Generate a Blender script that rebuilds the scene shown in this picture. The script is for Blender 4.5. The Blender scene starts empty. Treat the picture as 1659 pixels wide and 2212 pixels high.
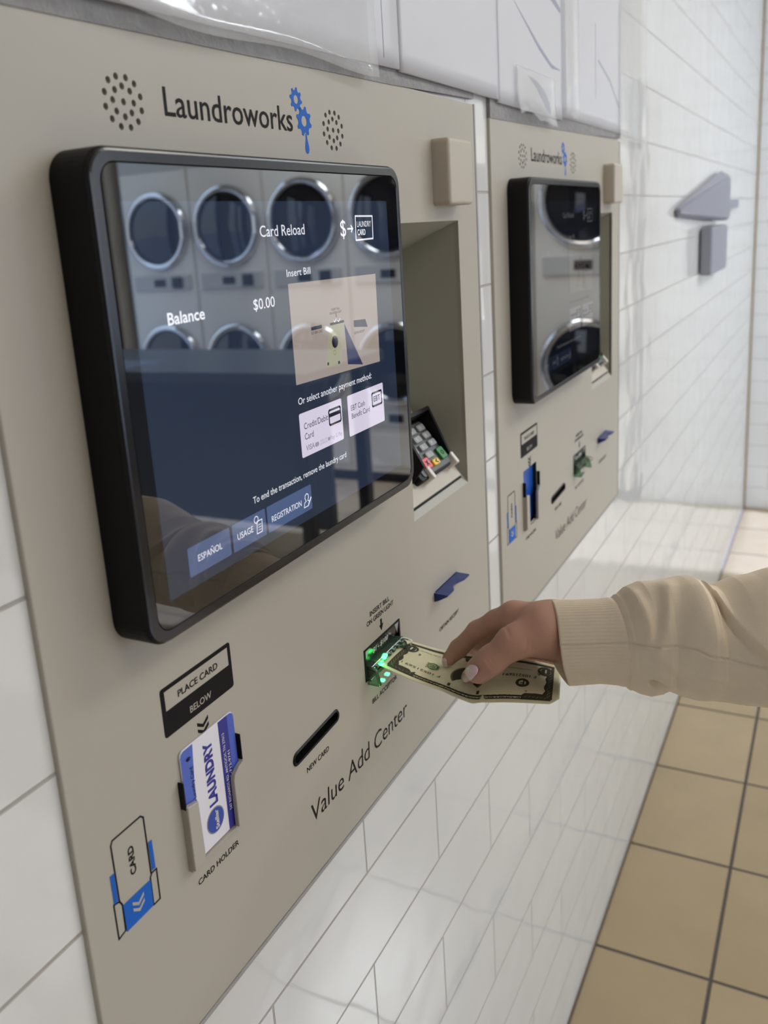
import bpy, bmesh, math, random
import numpy as np
from mathutils import Vector, Matrix

sc = bpy.context.scene
COL = sc.collection
random.seed(7)
S = 0.36            # metres per panel unit (the camera stands one unit from the kiosk panels)
CAMZ = 1.412        # camera height above the floor

# ------------------------------------------------------------------ camera
FPX, PPX, PPY = 1924.12, 776.18, 990.42
yaw, pit, rol = 1.06763835, 0.246622152, -0.0682678435
fwd = np.array([math.sin(yaw)*math.cos(pit), math.cos(yaw)*math.cos(pit), -math.sin(pit)])
rgt = np.cross(fwd, [0, 0, 1]); rgt /= np.linalg.norm(rgt); upv = np.cross(rgt, fwd)
rgt, upv = math.cos(rol)*rgt+math.sin(rol)*upv, -math.sin(rol)*rgt+math.cos(rol)*upv
CAM = np.array([0.0, -S, CAMZ])
cd = bpy.data.cameras.new('camera'); cam = bpy.data.objects.new('camera', cd); COL.objects.link(cam)
cd.sensor_fit = 'VERTICAL'; cd.sensor_height = 36.0; cd.sensor_width = 27.0
cd.lens = FPX/2212*36
cd.shift_x = (829.5-PPX)/2212; cd.shift_y = (PPY-1106)/2212
cd.clip_start = 0.02
cam.matrix_world = Matrix([[rgt[0], upv[0], -fwd[0], CAM[0]], [rgt[1], upv[1], -fwd[1], CAM[1]], [rgt[2], upv[2], -fwd[2], CAM[2]], [0, 0, 0, 1]])
cd.dof.use_dof = True; cd.dof.focus_distance = 0.70; cd.dof.aperture_fstop = 8.0
sc.camera = cam

# ------------------------------------------------------------------ exposure, sky, sun, lights
cy = sc.cycles
cy.max_bounces = 7; cy.diffuse_bounces = 4; cy.glossy_bounces = 4; cy.transmission_bounces = 6; cy.transparent_max_bounces = 8
cy.caustics_reflective = False; cy.caustics_refractive = False; cy.sample_clamp_indirect = 6.0
cy.use_adaptive_sampling = True; cy.adaptive_threshold = 0.02
sc.view_settings.view_transform = 'Standard'; sc.view_settings.look = 'None'
sc.view_settings.exposure = -0.08; sc.view_settings.gamma = 1.0; sc.view_settings.use_curve_mapping = False
ROOM_X0, ROOM_X1, ROOM_Y, ROOM_Z = -2.6, 4.5, -3.8, 2.9
WORLD_STRENGTH, SUN_STRENGTH = 5.6, 19.0
w = bpy.data.worlds.new('sky'); sc.world = w; w.use_nodes = True
nt = w.node_tree; nt.nodes.clear()
wo = nt.nodes.new('ShaderNodeOutputWorld'); bg = nt.nodes.new('ShaderNodeBackground')
tc = nt.nodes.new('ShaderNodeTexCoord'); sx = nt.nodes.new('ShaderNodeSeparateXYZ'); rp = nt.nodes.new('ShaderNodeValToRGB')
nt.links.new(tc.outputs['Generated'], sx.inputs[0]); nt.links.new(sx.outputs['Z'], rp.inputs[0])
rp.color_ramp.elements[0].position = 0.0; rp.color_ramp.elements[0].color = (0.55, 0.58, 0.62, 1)
rp.color_ramp.elements[1].position = 0.35; rp.color_ramp.elements[1].color = (0.56, 0.76, 1.0, 1)
nt.links.new(rp.outputs[0], bg.inputs[0]); bg.inputs[1].default_value = WORLD_STRENGTH
nt.links.new(bg.outputs[0], wo.inputs[0])

def look_rot(d):
    return Vector(d).to_track_quat('-Z', 'Y').to_euler()
sl = bpy.data.lights.new('sun', 'SUN'); so = bpy.data.objects.new('sun', sl); COL.objects.link(so)
sl.energy = SUN_STRENGTH; sl.angle = math.radians(0.8); sl.color = (0.50, 0.64, 1.15)
so.location = (4, -8, 6); so.rotation_euler = look_rot((0.05, 1.0, -0.72))
# daylight openings in the street wall (x0,x1,z0,z1) and in the wall behind the photographer
OPEN_R = [(0.3, 1.3, 0.45, 2.2), (1.7, 2.9, 0.45, 2.2), (3.36, 4.42, 0.05, 2.86)]
OPEN_F = [(-3.5, -2.5, 0.6, 2.2)]
def portal(name, loc, d, sx_, sy_):
    l = bpy.data.lights.new(name, 'AREA'); o = bpy.data.objects.new(name, l); COL.objects.link(o)
    l.shape = 'RECTANGLE'; l.size = sx_; l.size_y = sy_; l.cycles.is_portal = True
    o.location = loc; o.rotation_euler = look_rot(d)
for i, (a, b, c, d) in enumerate(OPEN_R):
    portal('daylight_portal', ((a+b)/2, ROOM_Y-0.02, (c+d)/2), (0, 1, 0), b-a, d-c)
for a, b, c, d in OPEN_F:
    portal('daylight_portal', (ROOM_X0-0.02, (a+b)/2, (c+d)/2), (1, 0, 0), b-a, d-c)
LAMPS = [(0.4, -1.7, 4.0, (1.0, 0.83, 0.66)), (2.3, -1.4, 15.0, (1.0, 0.92, 0.83)), (0.4, -3.0, 5.0, (1.0, 0.83, 0.66)), (3.7, -1.9, 54.0, (0.84, 0.93, 1.0))]  # last lamp is added out of view to brighten dryer fronts and far wall

# ------------------------------------------------------------------ materials
def srgb(r, g, b):
    f = lambda c: (c/255/12.92) if c/255 <= 0.04045 else ((c/255+0.055)/1.055)**2.4
    return (f(r), f(g), f(b), 1)
MATS = {}
def mat(name, col, rough=0.5, metal=0.0, noise=0.0, nscale=40, bump=0.0, bscale=200, emit=None, estr=0.0, trans=0.0, ior=1.5, alpha=1.0, coat=0.0, sss=0.0, spec=0.5):
    if name in MATS: return MATS[name]
    m = bpy.data.materials.new(name); m.use_nodes = True
    n = m.node_tree; b = n.nodes['Principled BSDF']
    b.inputs['Base Color'].default_value = col; b.inputs['Roughness'].default_value = rough
    b.inputs['Metallic'].default_value = metal; b.inputs['IOR'].default_value = ior
    b.inputs['Transmission Weight'].default_value = trans; b.inputs['Alpha'].default_value = alpha
    b.inputs['Coat Weight'].default_value = coat; b.inputs['Coat Roughness'].default_value = 0.03
    b.inputs['Specular IOR Level'].default_value = spec
    if sss:
        b.inputs['Subsurface Weight'].default_value = sss; b.inputs['Subsurface Radius'].default_value = (0.006, 0.002, 0.001)
        b.inputs['Subsurface Scale'].default_value = 1.0
    if emit:
        b.inputs['Emission Color'].default_value = emit; b.inputs['Emission Strength'].default_value = estr
    if noise or bump:
        t = n.nodes.new('ShaderNodeTexCoord')
    if noise:
        q = n.nodes.new('ShaderNodeTexNoise'); q.inputs['Scale'].default_value = nscale; q.inputs['Detail'].default_value = 5
        n.links.new(t.outputs['Object'], q.inputs['Vector'])
        mx = n.nodes.new('ShaderNodeMix'); mx.data_type = 'RGBA'
        mx.inputs[6].default_value = tuple(c*(1-noise) for c in col[:3])+(1,); mx.inputs[7].default_value = tuple(min(1, c*(1+noise)) for c in col[:3])+(1,)
        n.links.new(q.outputs['Fac'], mx.inputs[0]); n.links.new(mx.outputs[2], b.inputs['Base Color'])
    if bump:
        q = n.nodes.new('ShaderNodeTexNoise'); q.inputs['Scale'].default_value = bscale; q.inputs['Detail'].default_value = 3
        n.links.new(t.outputs['Object'], q.inputs['Vector'])
        bp = n.nodes.new('ShaderNodeBump'); bp.inputs['Strength'].default_value = bump; bp.inputs['Distance'].default_value = 0.002
        n.links.new(q.outputs['Fac'], bp.inputs['Height']); n.links.new(bp.outputs[0], b.inputs['Normal'])
    MATS[name] = m; return m

def tile_mat(name, axes, tile, grout, bw, rh, off, ox, oz, rough, mortar, wav=0.28, var=0.03, tint2=None, gdepth=0.0015):
    m = bpy.data.materials.new(name); m.use_nodes = True
    n = m.node_tree; L = n.links; b = n.nodes['Principled BSDF']; b.inputs['IOR'].default_value = 1.65
    g = n.nodes.new('ShaderNodeNewGeometry'); sp = n.nodes.new('ShaderNodeSeparateXYZ'); cb = n.nodes.new('ShaderNodeCombineXYZ')
    L.new(g.outputs['Position'], sp.inputs[0])
    for i, (a, o) in enumerate(zip(axes, (ox, oz))):
        ad = n.nodes.new('ShaderNodeMath'); ad.operation = 'ADD'; ad.inputs[1].default_value = o
        L.new(sp.outputs[a], ad.inputs[0]); L.new(ad.outputs[0], cb.inputs[i])
    br = n.nodes.new('ShaderNodeTexBrick'); L.new(cb.outputs[0], br.inputs['Vector'])
    br.offset = off; br.offset_frequency = 2; br.squash = 1.0
    br.inputs['Scale'].default_value = 1; br.inputs['Brick Width'].default_value = bw; br.inputs['Row Height'].default_value = rh
    br.inputs['Mortar Size'].default_value = mortar; br.inputs['Mortar Smooth'].default_value = 0.35; br.inputs['Bias'].default_value = 0
    c2 = tint2 or tuple(c*(1-var) for c in tile[:3])+(1,)
    br.inputs['Color1'].default_value = tile; br.inputs['Color2'].default_value = c2; br.inputs['Mortar'].default_value = grout
    ns = n.nodes.new('ShaderNodeTexNoise'); ns.inputs['Scale'].default_value = 9; ns.inputs['Detail'].default_value = 4
    L.new(g.outputs['Position'], ns.inputs['Vector'])
    mx = n.nodes.new('ShaderNodeMix'); mx.data_type = 'RGBA'; mx.blend_type = 'MULTIPLY'; mx.inputs[0].default_value = 1
    mr = n.nodes.new('ShaderNodeMapRange'); mr.inputs[3].default_value = 1-2*var; mr.inputs[4].default_value = 1.0
    L.new(ns.outputs['Fac'], mr.inputs[0])
    L.new(br.outputs['Color'], mx.inputs[6]); L.new(mr.outputs[0], mx.inputs[7]); L.new(mx.outputs[2], b.inputs['Base Color'])
    rr = n.nodes.new('ShaderNodeMapRange'); rr.inputs[3].default_value = rough; rr.inputs[4].default_value = 0.7
    L.new(br.outputs['Fac'], rr.inputs[0]); L.new(rr.outputs[0], b.inputs['Roughness'])
    b1 = n.nodes.new('ShaderNodeBump'); b1.invert = True; b1.inputs['Strength'].default_value = 1.0; b1.inputs['Distance'].default_value = gdepth
    L.new(br.outputs['Fac'], b1.inputs['Height'])
    n2 = n.nodes.new('ShaderNodeTexNoise'); n2.inputs['Scale'].default_value = 11; n2.inputs['Detail'].default_value = 1
    L.new(g.outputs['Position'], n2.inputs['Vector'])
    b2 = n.nodes.new('ShaderNodeBump'); b2.inputs['Strength'].default_value = wav; b2.inputs['Distance'].default_value = 0.004
    L.new(n2.outputs['Fac'], b2.inputs['Height']); L.new(b1.outputs[0], b2.inputs['Normal']); L.new(b2.outputs[0], b.inputs['Normal'])
    return m

RH, BW = 0.287*S, 0.9*S
M_TILE = tile_mat('white_glazed_tile', 'XZ', srgb(224, 224, 223), srgb(176, 170, 164), BW, RH, 0.5, -1.274*S, -(CAMZ+0.10*S)+20*RH, 0.05, 0.0013)
M_TILEB = tile_mat('white_glazed_tile_end', 'YZ', srgb(228, 231, 234), srgb(176, 170, 160), BW, RH, 0.5, 0.1, -(CAMZ+0.10*S)+20*RH, 0.05, 0.0013)
M_FLOOR = tile_mat('tan_floor_tile', 'XY', srgb(168, 148, 114), srgb(62, 50, 38), 0.335, 0.335, 0.0, -1.50+0.335*20, 0.215+0.335*20, 0.22, 0.0042, wav=0.05, var=0.10, tint2=srgb(158, 138, 104))
M_PANEL = mat('greige_enamel', srgb(176, 170, 158), 0.42, noise=0.03, nscale=6, bump=0.03, bscale=900)
M_BEIGE = mat('beige_plastic', srgb(186, 178, 164), 0.45)
M_BLACK = mat('black_plastic', srgb(9, 8, 9), 0.5, spec=0.25, bump=0.05, bscale=1500)
M_BEZEL = mat('dark_bezel', srgb(30, 29, 31), 0.20)
M_GLASSB = mat('black_glass', srgb(7, 7, 9), 0.015, ior=2.3)
M_INK = mat('black_print', srgb(20, 17, 18), 0.6, spec=0.15)
M_WHITEINK = mat('white_print', srgb(230, 226, 220), 0.5)
M_BLUE = mat('blue_print', srgb(22, 96, 190), 0.5, spec=0.2)
M_NAVY = mat('navy_print', srgb(34, 38, 140), 0.4)
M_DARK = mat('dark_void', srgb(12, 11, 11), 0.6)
M_CAULK = mat('grey_caulk', srgb(158, 156, 154), 0.55, noise=0.15, nscale=60, bump=0.4, bscale=300)
M_SHADEDIRT = mat('smeared_shade_and_dirt', srgb(132, 130, 130), 0.5, noise=0.35, nscale=45, bump=0.6, bscale=140)
M_PAPER = mat('white_paper', srgb(206, 207, 213), 0.4, coat=0.15)
M_STEEL = mat('brushed_steel', srgb(240, 237, 230), 0.30, metal=0.1, bump=0.05, bscale=60)
M_CHROME = mat('chrome', srgb(225, 226, 228), 0.07, metal=1.0)
M_WHITEP = mat('white_paint', srgb(225, 223, 218), 0.6)

# ------------------------------------------------------------------ mesh helpers
ORG = [np.zeros(3)]        # world position that the meshes being built are relative to
def P(X, Z, out=0.0):      # panel units -> world metres
    return np.array([X*S, -out*S, Z*S+CAMZ])
def Q(px, py, d):          # a ray of the photographed frame at depth d (units) -> world metres
    return CAM + S*d*((px-PPX)/FPX*rgt - (py-PPY)/FPX*upv + fwd)
def link(name, me, m=None, parent=None, smooth=False, kind=None):
    o = bpy.data.objects.new(name, me); COL.objects.link(o)
    if m is not None and not me.materials: me.materials.append(m)
    if parent is not None: o.parent = parent
    if smooth:
        for p in me.polygons: p.use_smooth = True
    if kind: o['kind'] = kind
    return o
def mesh(name, vs, fs, m=None, parent=None, smooth=False, kind=None):
    me = bpy.data.meshes.new(name)
    me.from_pydata([tuple(np.asarray(v)-ORG[0]) for v in vs], [], [tuple(f) for f in fs]); me.update()
    return link(name, me, m, parent, smooth, kind)
def bmesh_obj(name, bm, m=None, parent=None, smooth=False, kind=None):
    for v in bm.verts: v.co -= Vector(ORG[0])
    bmesh.ops.recalc_face_normals(bm, faces=bm.faces[:])
    me = bpy.data.meshes.new(name); bm.to_mesh(me); bm.free()
    return link(name, me, m, parent, smooth, kind)
def add_hull(bm, pts8):
    v = [bm.verts.new(tuple(p)) for p in pts8]
    for f in ((0, 1, 2, 3), (7, 6, 5, 4), (0, 4, 5, 1), (1, 5, 6, 2), (2, 6, 7, 3), (3, 7, 4, 0)): bm.faces.new([v[i] for i in f])
def add_box(bm, a, b):     # world metres
    (x0, y0, z0), (x1, y1, z1) = a, b
    add_hull(bm, [(x0, y0, z0), (x1, y0, z0), (x1, y1, z0), (x0, y1, z0), (x0, y0, z1), (x1, y0, z1), (x1, y1, z1), (x0, y1, z1)])
def wbox(name, a, b, m, parent=None, bevel=0.0, kind=None, seg=2):
    bm = bmesh.new(); add_box(bm, a, b)
    if bevel: bmesh.ops.bevel(bm, geom=bm.edges[:], offset=bevel, segments=seg, affect='EDGES', profile=0.6)
    return bmesh_obj(name, bm, m, parent, kind=kind)
def pbox(name, X0, X1, Z0, Z1, o0, o1, m, parent=None, bevel=0.0, seg=3):   # panel units
    a, b = P(X0, Z0, o1), P(X1, Z1, o0)
    return wbox(name, a, b, m, parent, bevel*S, seg=seg)
def rrect(X0, X1, Z0, Z1, r, n=6):
    pts = []
    for cx, cz, a0 in ((X1-r, Z1-r, 0), (X0+r, Z1-r, 90), (X0+r, Z0+r, 180), (X1-r, Z0+r, 270)):
        for i in range(n+1):
            a = math.radians(a0+90*i/n); pts.append((cx+r*math.cos(a), cz+r*math.sin(a)))
    return pts
def add_prism(bm, pts, o0, o1, f=P):
    a = [bm.verts.new(tuple(f(x, z, o0))) for x, z in pts]; b = [bm.verts.new(tuple(f(x, z, o1))) for x, z in pts]
    n = len(pts)
    bm.faces.new(a[::-1]); bm.faces.new(b)
    for i in range(n): bm.faces.new((a[i], a[(i+1) % n], b[(i+1) % n], b[i]))
def prism(name, pts, o0, o1, m, parent=None, bevel=0.0, f=P, seg=3):
    bm = bmesh.new(); add_prism(bm, pts, o0, o1, f)
    if bevel:
        bm.faces.ensure_lookup_table(); bmesh.ops.recalc_face_normals(bm, faces=bm.faces[:])
        es = [e for e in bm.faces[1].edges]
        bmesh.ops.bevel(bm, geom=es, offset=bevel*S, segments=seg, affect='EDGES', profile=0.5)
    return bmesh_obj(name, bm, m, parent)
EPS = 0.0006
def add_flat(bm, pts, out, f=P):
    bm.faces.new([bm.verts.new(tuple(f(x, z, out))) for x, z in pts])
def flat(name, polys, out, m, parent=None, f=P):      # printed areas, a hair's breadth of ink thick
    bm = bmesh.new()
    for p in polys: add_prism(bm, p, out-EPS*0.8, out, f)
    return bmesh_obj(name, bm, m, parent)
def rect(X0, X1, Z0, Z1): return [(X0, Z0), (X1, Z0), (X1, Z1), (X0, Z1)]
def stroke(pts, wd, closed=False):
    out = []; n = len(pts)
    for i in range(n if closed else n-1):
        a, b = np.array(pts[i], float), np.array(pts[(i+1) % n], float)
        d = (b-a)/max(1e-9, np.linalg.norm(b-a)); q = np.array([-d[1], d[0]])*wd/2
        a = a-d*wd*0.3; b = b+d*wd*0.3
        out.append([tuple(a-q), tuple(b-q), tuple(b+q), tuple(a+q)])
    return out
def disc(cx, cz, r, n=20, rz=None):
    rz = rz or r
    return [(cx+r*math.cos(2*math.pi*i/n), cz+rz*math.sin(2*math.pi*i/n)) for i in range(n)]
def ring_polys(cx, cz, r0, r1, n=28):
    o = []
    for i in range(n):
        a, b = 2*math.pi*i/n, 2*math.pi*(i+1)/n
        f = [(cx+r*math.cos(t), cz+r*math.sin(t)) for r, t in ((r0, a), (r1, a), (r1, b), (r0, b))]
        o.append(f)
    return o
def text2d(s, bold=0.0, spacing=1.0, shear=0.0):
    cu = bpy.data.curves.new('t', 'FONT'); cu.body = s; cu.offset = bold; cu.space_character = spacing; cu.shear = shear
    cu.resolution_u = 3; cu.fill_mode = 'FRONT' if hasattr(cu, 'fill_mode') and False else cu.fill_mode
    o = bpy.data.objects.new('t', cu); COL.objects.link(o)
    dg = bpy.context.evaluated_depsgraph_get(); me = bpy.data.meshes.new_from_object(o.evaluated_get(dg))
    v = np.array([x.co[:2] for x in me.vertices]); f = [tuple(p.vertices) for p in me.polygons]
    bpy.data.objects.remove(o); bpy.data.curves.remove(cu); bpy.data.meshes.remove(me)
    return v, f
_cap = None
def text_geo(s, X0, X1, zb, cap, rot=0, bold=0.0, shear=0.0, spacing=1.0):
    """text laid between X0 and X1 on baseline zb with capital height cap; rot=90 runs it upwards"""
    global _cap
    if _cap is None: _cap = text2d('H')[0][:, 1].max()
    v, f = text2d(s, bold, spacing, shear)
    w0, w1 = v[:, 0].min(), v[:, 0].max()
    x = (v[:, 0]-w0)/(w1-w0); y = v[:, 1]/_cap*cap
    if rot == 0: p = np.stack([X0+x*(X1-X0), zb+y], 1)
    elif rot == 90: p = np.stack([zb-y, X0+x*(X1-X0)], 1)      # X0..X1 are z bounds, zb the x of the baseline
    elif rot == 180: p = np.stack([X1-x*(X1-X0), zb-y], 1)
    else: p = np.stack([zb+y, X1-x*(X1-X0)], 1)
    return p, f
def text(name, lines, out, m, parent=None, f=P):
    for a in lines:                                   # each line of lettering is a part of its own
        p, g = text_geo(*a[0], **(a[1] if len(a) > 1 else {}))
        o = mesh(name, [f(x, z, out) for x, z in p], g, m, parent)
    return o
def thing(name, label, cat, loc, group=None):
    o = bpy.data.objects.new(name, None); COL.objects.link(o); o.location = loc; o.empty_display_size = 0.05
    return tag(o, label, cat, group)
def tag(o, label, cat, group=None):
    o['label'] = label; o['category'] = cat
    if group: o['group'] = group
    return o
def boolean(o, cutters, op='DIFFERENCE'):
    for c in cutters:
        md = o.modifiers.new('b', 'BOOLEAN'); md.object = c; md.operation = op; md.solver = 'EXACT'
    dg = bpy.context.evaluated_depsgraph_get(); me = bpy.data.meshes.new_from_object(o.evaluated_get(dg))
    o.modifiers.clear(); old = o.data; o.data = me; bpy.data.meshes.remove(old)
    for c in cutters: bpy.data.objects.remove(c)
    return o
def copy_tree(o, parent=None):
    c = o.copy(); COL.objects.link(c)
    if parent is not None: c.parent = parent
    for ch in list(o.children): copy_tree(ch, c)
    return c

# ------------------------------------------------------------------ room shell
DX = 1.99065                       # spacing of the two kiosks, units
PX0, PX1, PZ0, PZ1 = 0.815, 2.665, -1.437, 0.350
DRY_X1 = 5.25
WY = 0.010*S                       # tile face lies this far behind the kiosk panels' faces
wall = wbox('wall_left', (ROOM_X0-0.2, WY, -0.1), (DRY_X1+0.2, 0.22, ROOM_Z), M_TILE, kind='structure')
cut = []
for k in range(2):
    bm = bmesh.new(); a = P(PX0+0.03+k*DX, PZ0+0.03); b = P(PX1-0.03+k*DX, PZ1-0.03)
    add_box(bm, (a[0], -0.1, a[2]), (b[0], 0.2, b[2])); cut.append(bmesh_obj('c', bm))
boolean(wall, cut)
wbox('wall_back', (ROOM_X1, -0.50, -0.1), (DRY_X1, WY, ROOM_Z), M_TILEB, kind='structure')
wbox('floor', (ROOM_X0-0.2, ROOM_Y-0.2, -0.1), (DRY_X1+0.2, WY, 0.0), M_FLOOR, kind='structure')
M_CEIL = mat('ceiling_board', srgb(225, 222, 215), 0.8, bump=0.2, bscale=80)
wbox('ceiling', (ROOM_X0-0.2, ROOM_Y-0.2, ROOM_Z), (DRY_X1+0.2, 0.22, ROOM_Z+0.1), M_CEIL, kind='structure')
M_WALLP = mat('warm_wall_paint', srgb(206, 198, 186), 0.6)
M_FRAME = mat('bronze_frame', srgb(60, 55, 52), 0.4, metal=0.5)
M_PANE = mat('window_pane', (1, 1, 1, 1), 0.0, alpha=0.12)
def wall_with_openings(name, axis, pos, thick, lo, hi, opens):
    bm = bmesh.new(); xs = sorted({lo, hi, *[o[0] for o in opens], *[o[1] for o in opens]}); zs = sorted({-0.1, ROOM_Z, *[o[2] for o in opens], *[o[3] for o in opens]})
    for i in range(len(xs)-1):
        for j in range(len(zs)-1):
            cx, cz = (xs[i]+xs[i+1])/2, (zs[j]+zs[j+1])/2
            if any(o[0] < cx < o[1] and o[2] < cz < o[3] for o in opens): continue
            if axis == 'y': add_box(bm, (xs[i], pos-thick, zs[j]), (xs[i+1], pos, zs[j+1]))
            else: add_box(bm, (pos-thick, xs[i], zs[j]), (pos, xs[i+1], zs[j+1]))
    bmesh.ops.remove_doubles(bm, verts=bm.verts[:], dist=1e-5)
    return bmesh_obj(name, bm, M_WALLP, kind='structure')
wall_with_openings('wall_right', 'y', ROOM_Y, 0.15, ROOM_X0-0.2, DRY_X1+0.2, OPEN_R)
wbox('trim_3', (DRY_X1, ROOM_Y-0.15, -0.1), (DRY_X1+0.2, -0.5, ROOM_Z), M_WALLP, kind='structure')
wall_with_openings('wall_front', 'x', ROOM_X0, 0.15, ROOM_Y-0.2, 0.22, OPEN_F)
def glazing(name, axis, pos, o, bars):
    bm = bmesh.new(); a, b, c, d = o; fr = 0.05
    segs = [(a, a+fr, c, d), (b-fr, b, c, d), (a, b, c, c+fr), (a, b, d-fr, d)] + [(x-0.02, x+0.02, c, d) for x in bars]
    for x0, x1, z0, z1 in segs:
        if axis == 'y': add_box(bm, (x0, pos-0.1, z0), (x1, pos-0.03, z1))
        else: add_box(bm, (pos-0.1, x0, z0), (pos-0.03, x1, z1))
    return bmesh_obj(name, bm, M_FRAME, kind='structure')
for i, o in enumerate(OPEN_R[:2]): glazing('window_%d' % (i+1), 'y', ROOM_Y, o, [(o[0]+o[1])/2])
glazing('door_1', 'y', ROOM_Y, OPEN_R[2], [])
for i, o in enumerate(OPEN_F): glazing('window_%d' % (i+3), 'x', ROOM_X0, o, [])
M_PAVE = mat('pavement', srgb(150, 148, 145), 0.9)
wbox('trim_1', (-30, -40, -0.25), (30, ROOM_Y-0.25, -0.12), M_PAVE, kind='structure').name = 'ground'
# grout lines where the walls and the floor meet
M_GROUT = mat('corner_grout', srgb(150, 132, 108), 0.8, noise=0.2, nscale=50)
wbox('trim_1', (ROOM_X1-0.006, WY-0.006, 0.0), (ROOM_X1+0.001, WY+0.001, ROOM_Z), M_GROUT, kind='structure')
M_GROUTD = mat('floor_edge_grout', srgb(92, 78, 60), 0.8, noise=0.3, nscale=30)
wbox('trim_2', (ROOM_X0, WY-0.004, 0.0), (ROOM_X1, WY+0.001, 0.004), M_GROUTD, kind='structure')

# ceiling lamps, with the added one last
M_LAMPF = mat('lamp_frame', srgb(235, 235, 232), 0.5)
M_LAMPD = mat('lamp_diffuser', srgb(250, 246, 236), 0.5, emit=(1.0, 0.93, 0.85, 1), estr=3.0)
names = ['nearest the first kiosk', 'between the two kiosks and the street windows', 'by the street windows, farthest from the dryers', 'added in front of the stacked dryers to brighten them']
for (x, y, lw, lc), nm in zip(LAMPS, names):
    ORG[0] = np.array([x, y, ROOM_Z])
    t = thing('ceiling_light', 'flat white ceiling light panel '+nm, 'light', (x, y, ROOM_Z), 'ceiling light panels')
    bm = bmesh.new()
    for a, b in (((-.62, -.31), (.62, -.28)), ((-.62, .28), (.62, .31)), ((-.62, -.28), (-.59, .28)), ((.59, -.28), (.62, .28))):
        add_box(bm, (x+a[0], y+a[1], ROOM_Z-0.03), (x+b[0], y+b[1], ROOM_Z))
    bmesh_obj('frame', bm, M_LAMPF, t)
    wbox('diffuser', (x-.59, y-.28, ROOM_Z-0.02), (x+.59, y+.28, ROOM_Z-0.004), M_LAMPD, t)
    l = bpy.data.lights.new('lamp_glow', 'AREA'); l.shape = 'RECTANGLE'; l.size = 1.16; l.size_y = 0.54; l.energy = lw; l.color = lc
    lo = bpy.data.objects.new('lamp_glow', l); COL.objects.link(lo); lo.parent = t; lo.location = (0, 0, -0.035)
ORG[0] = np.zeros(3)

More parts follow.
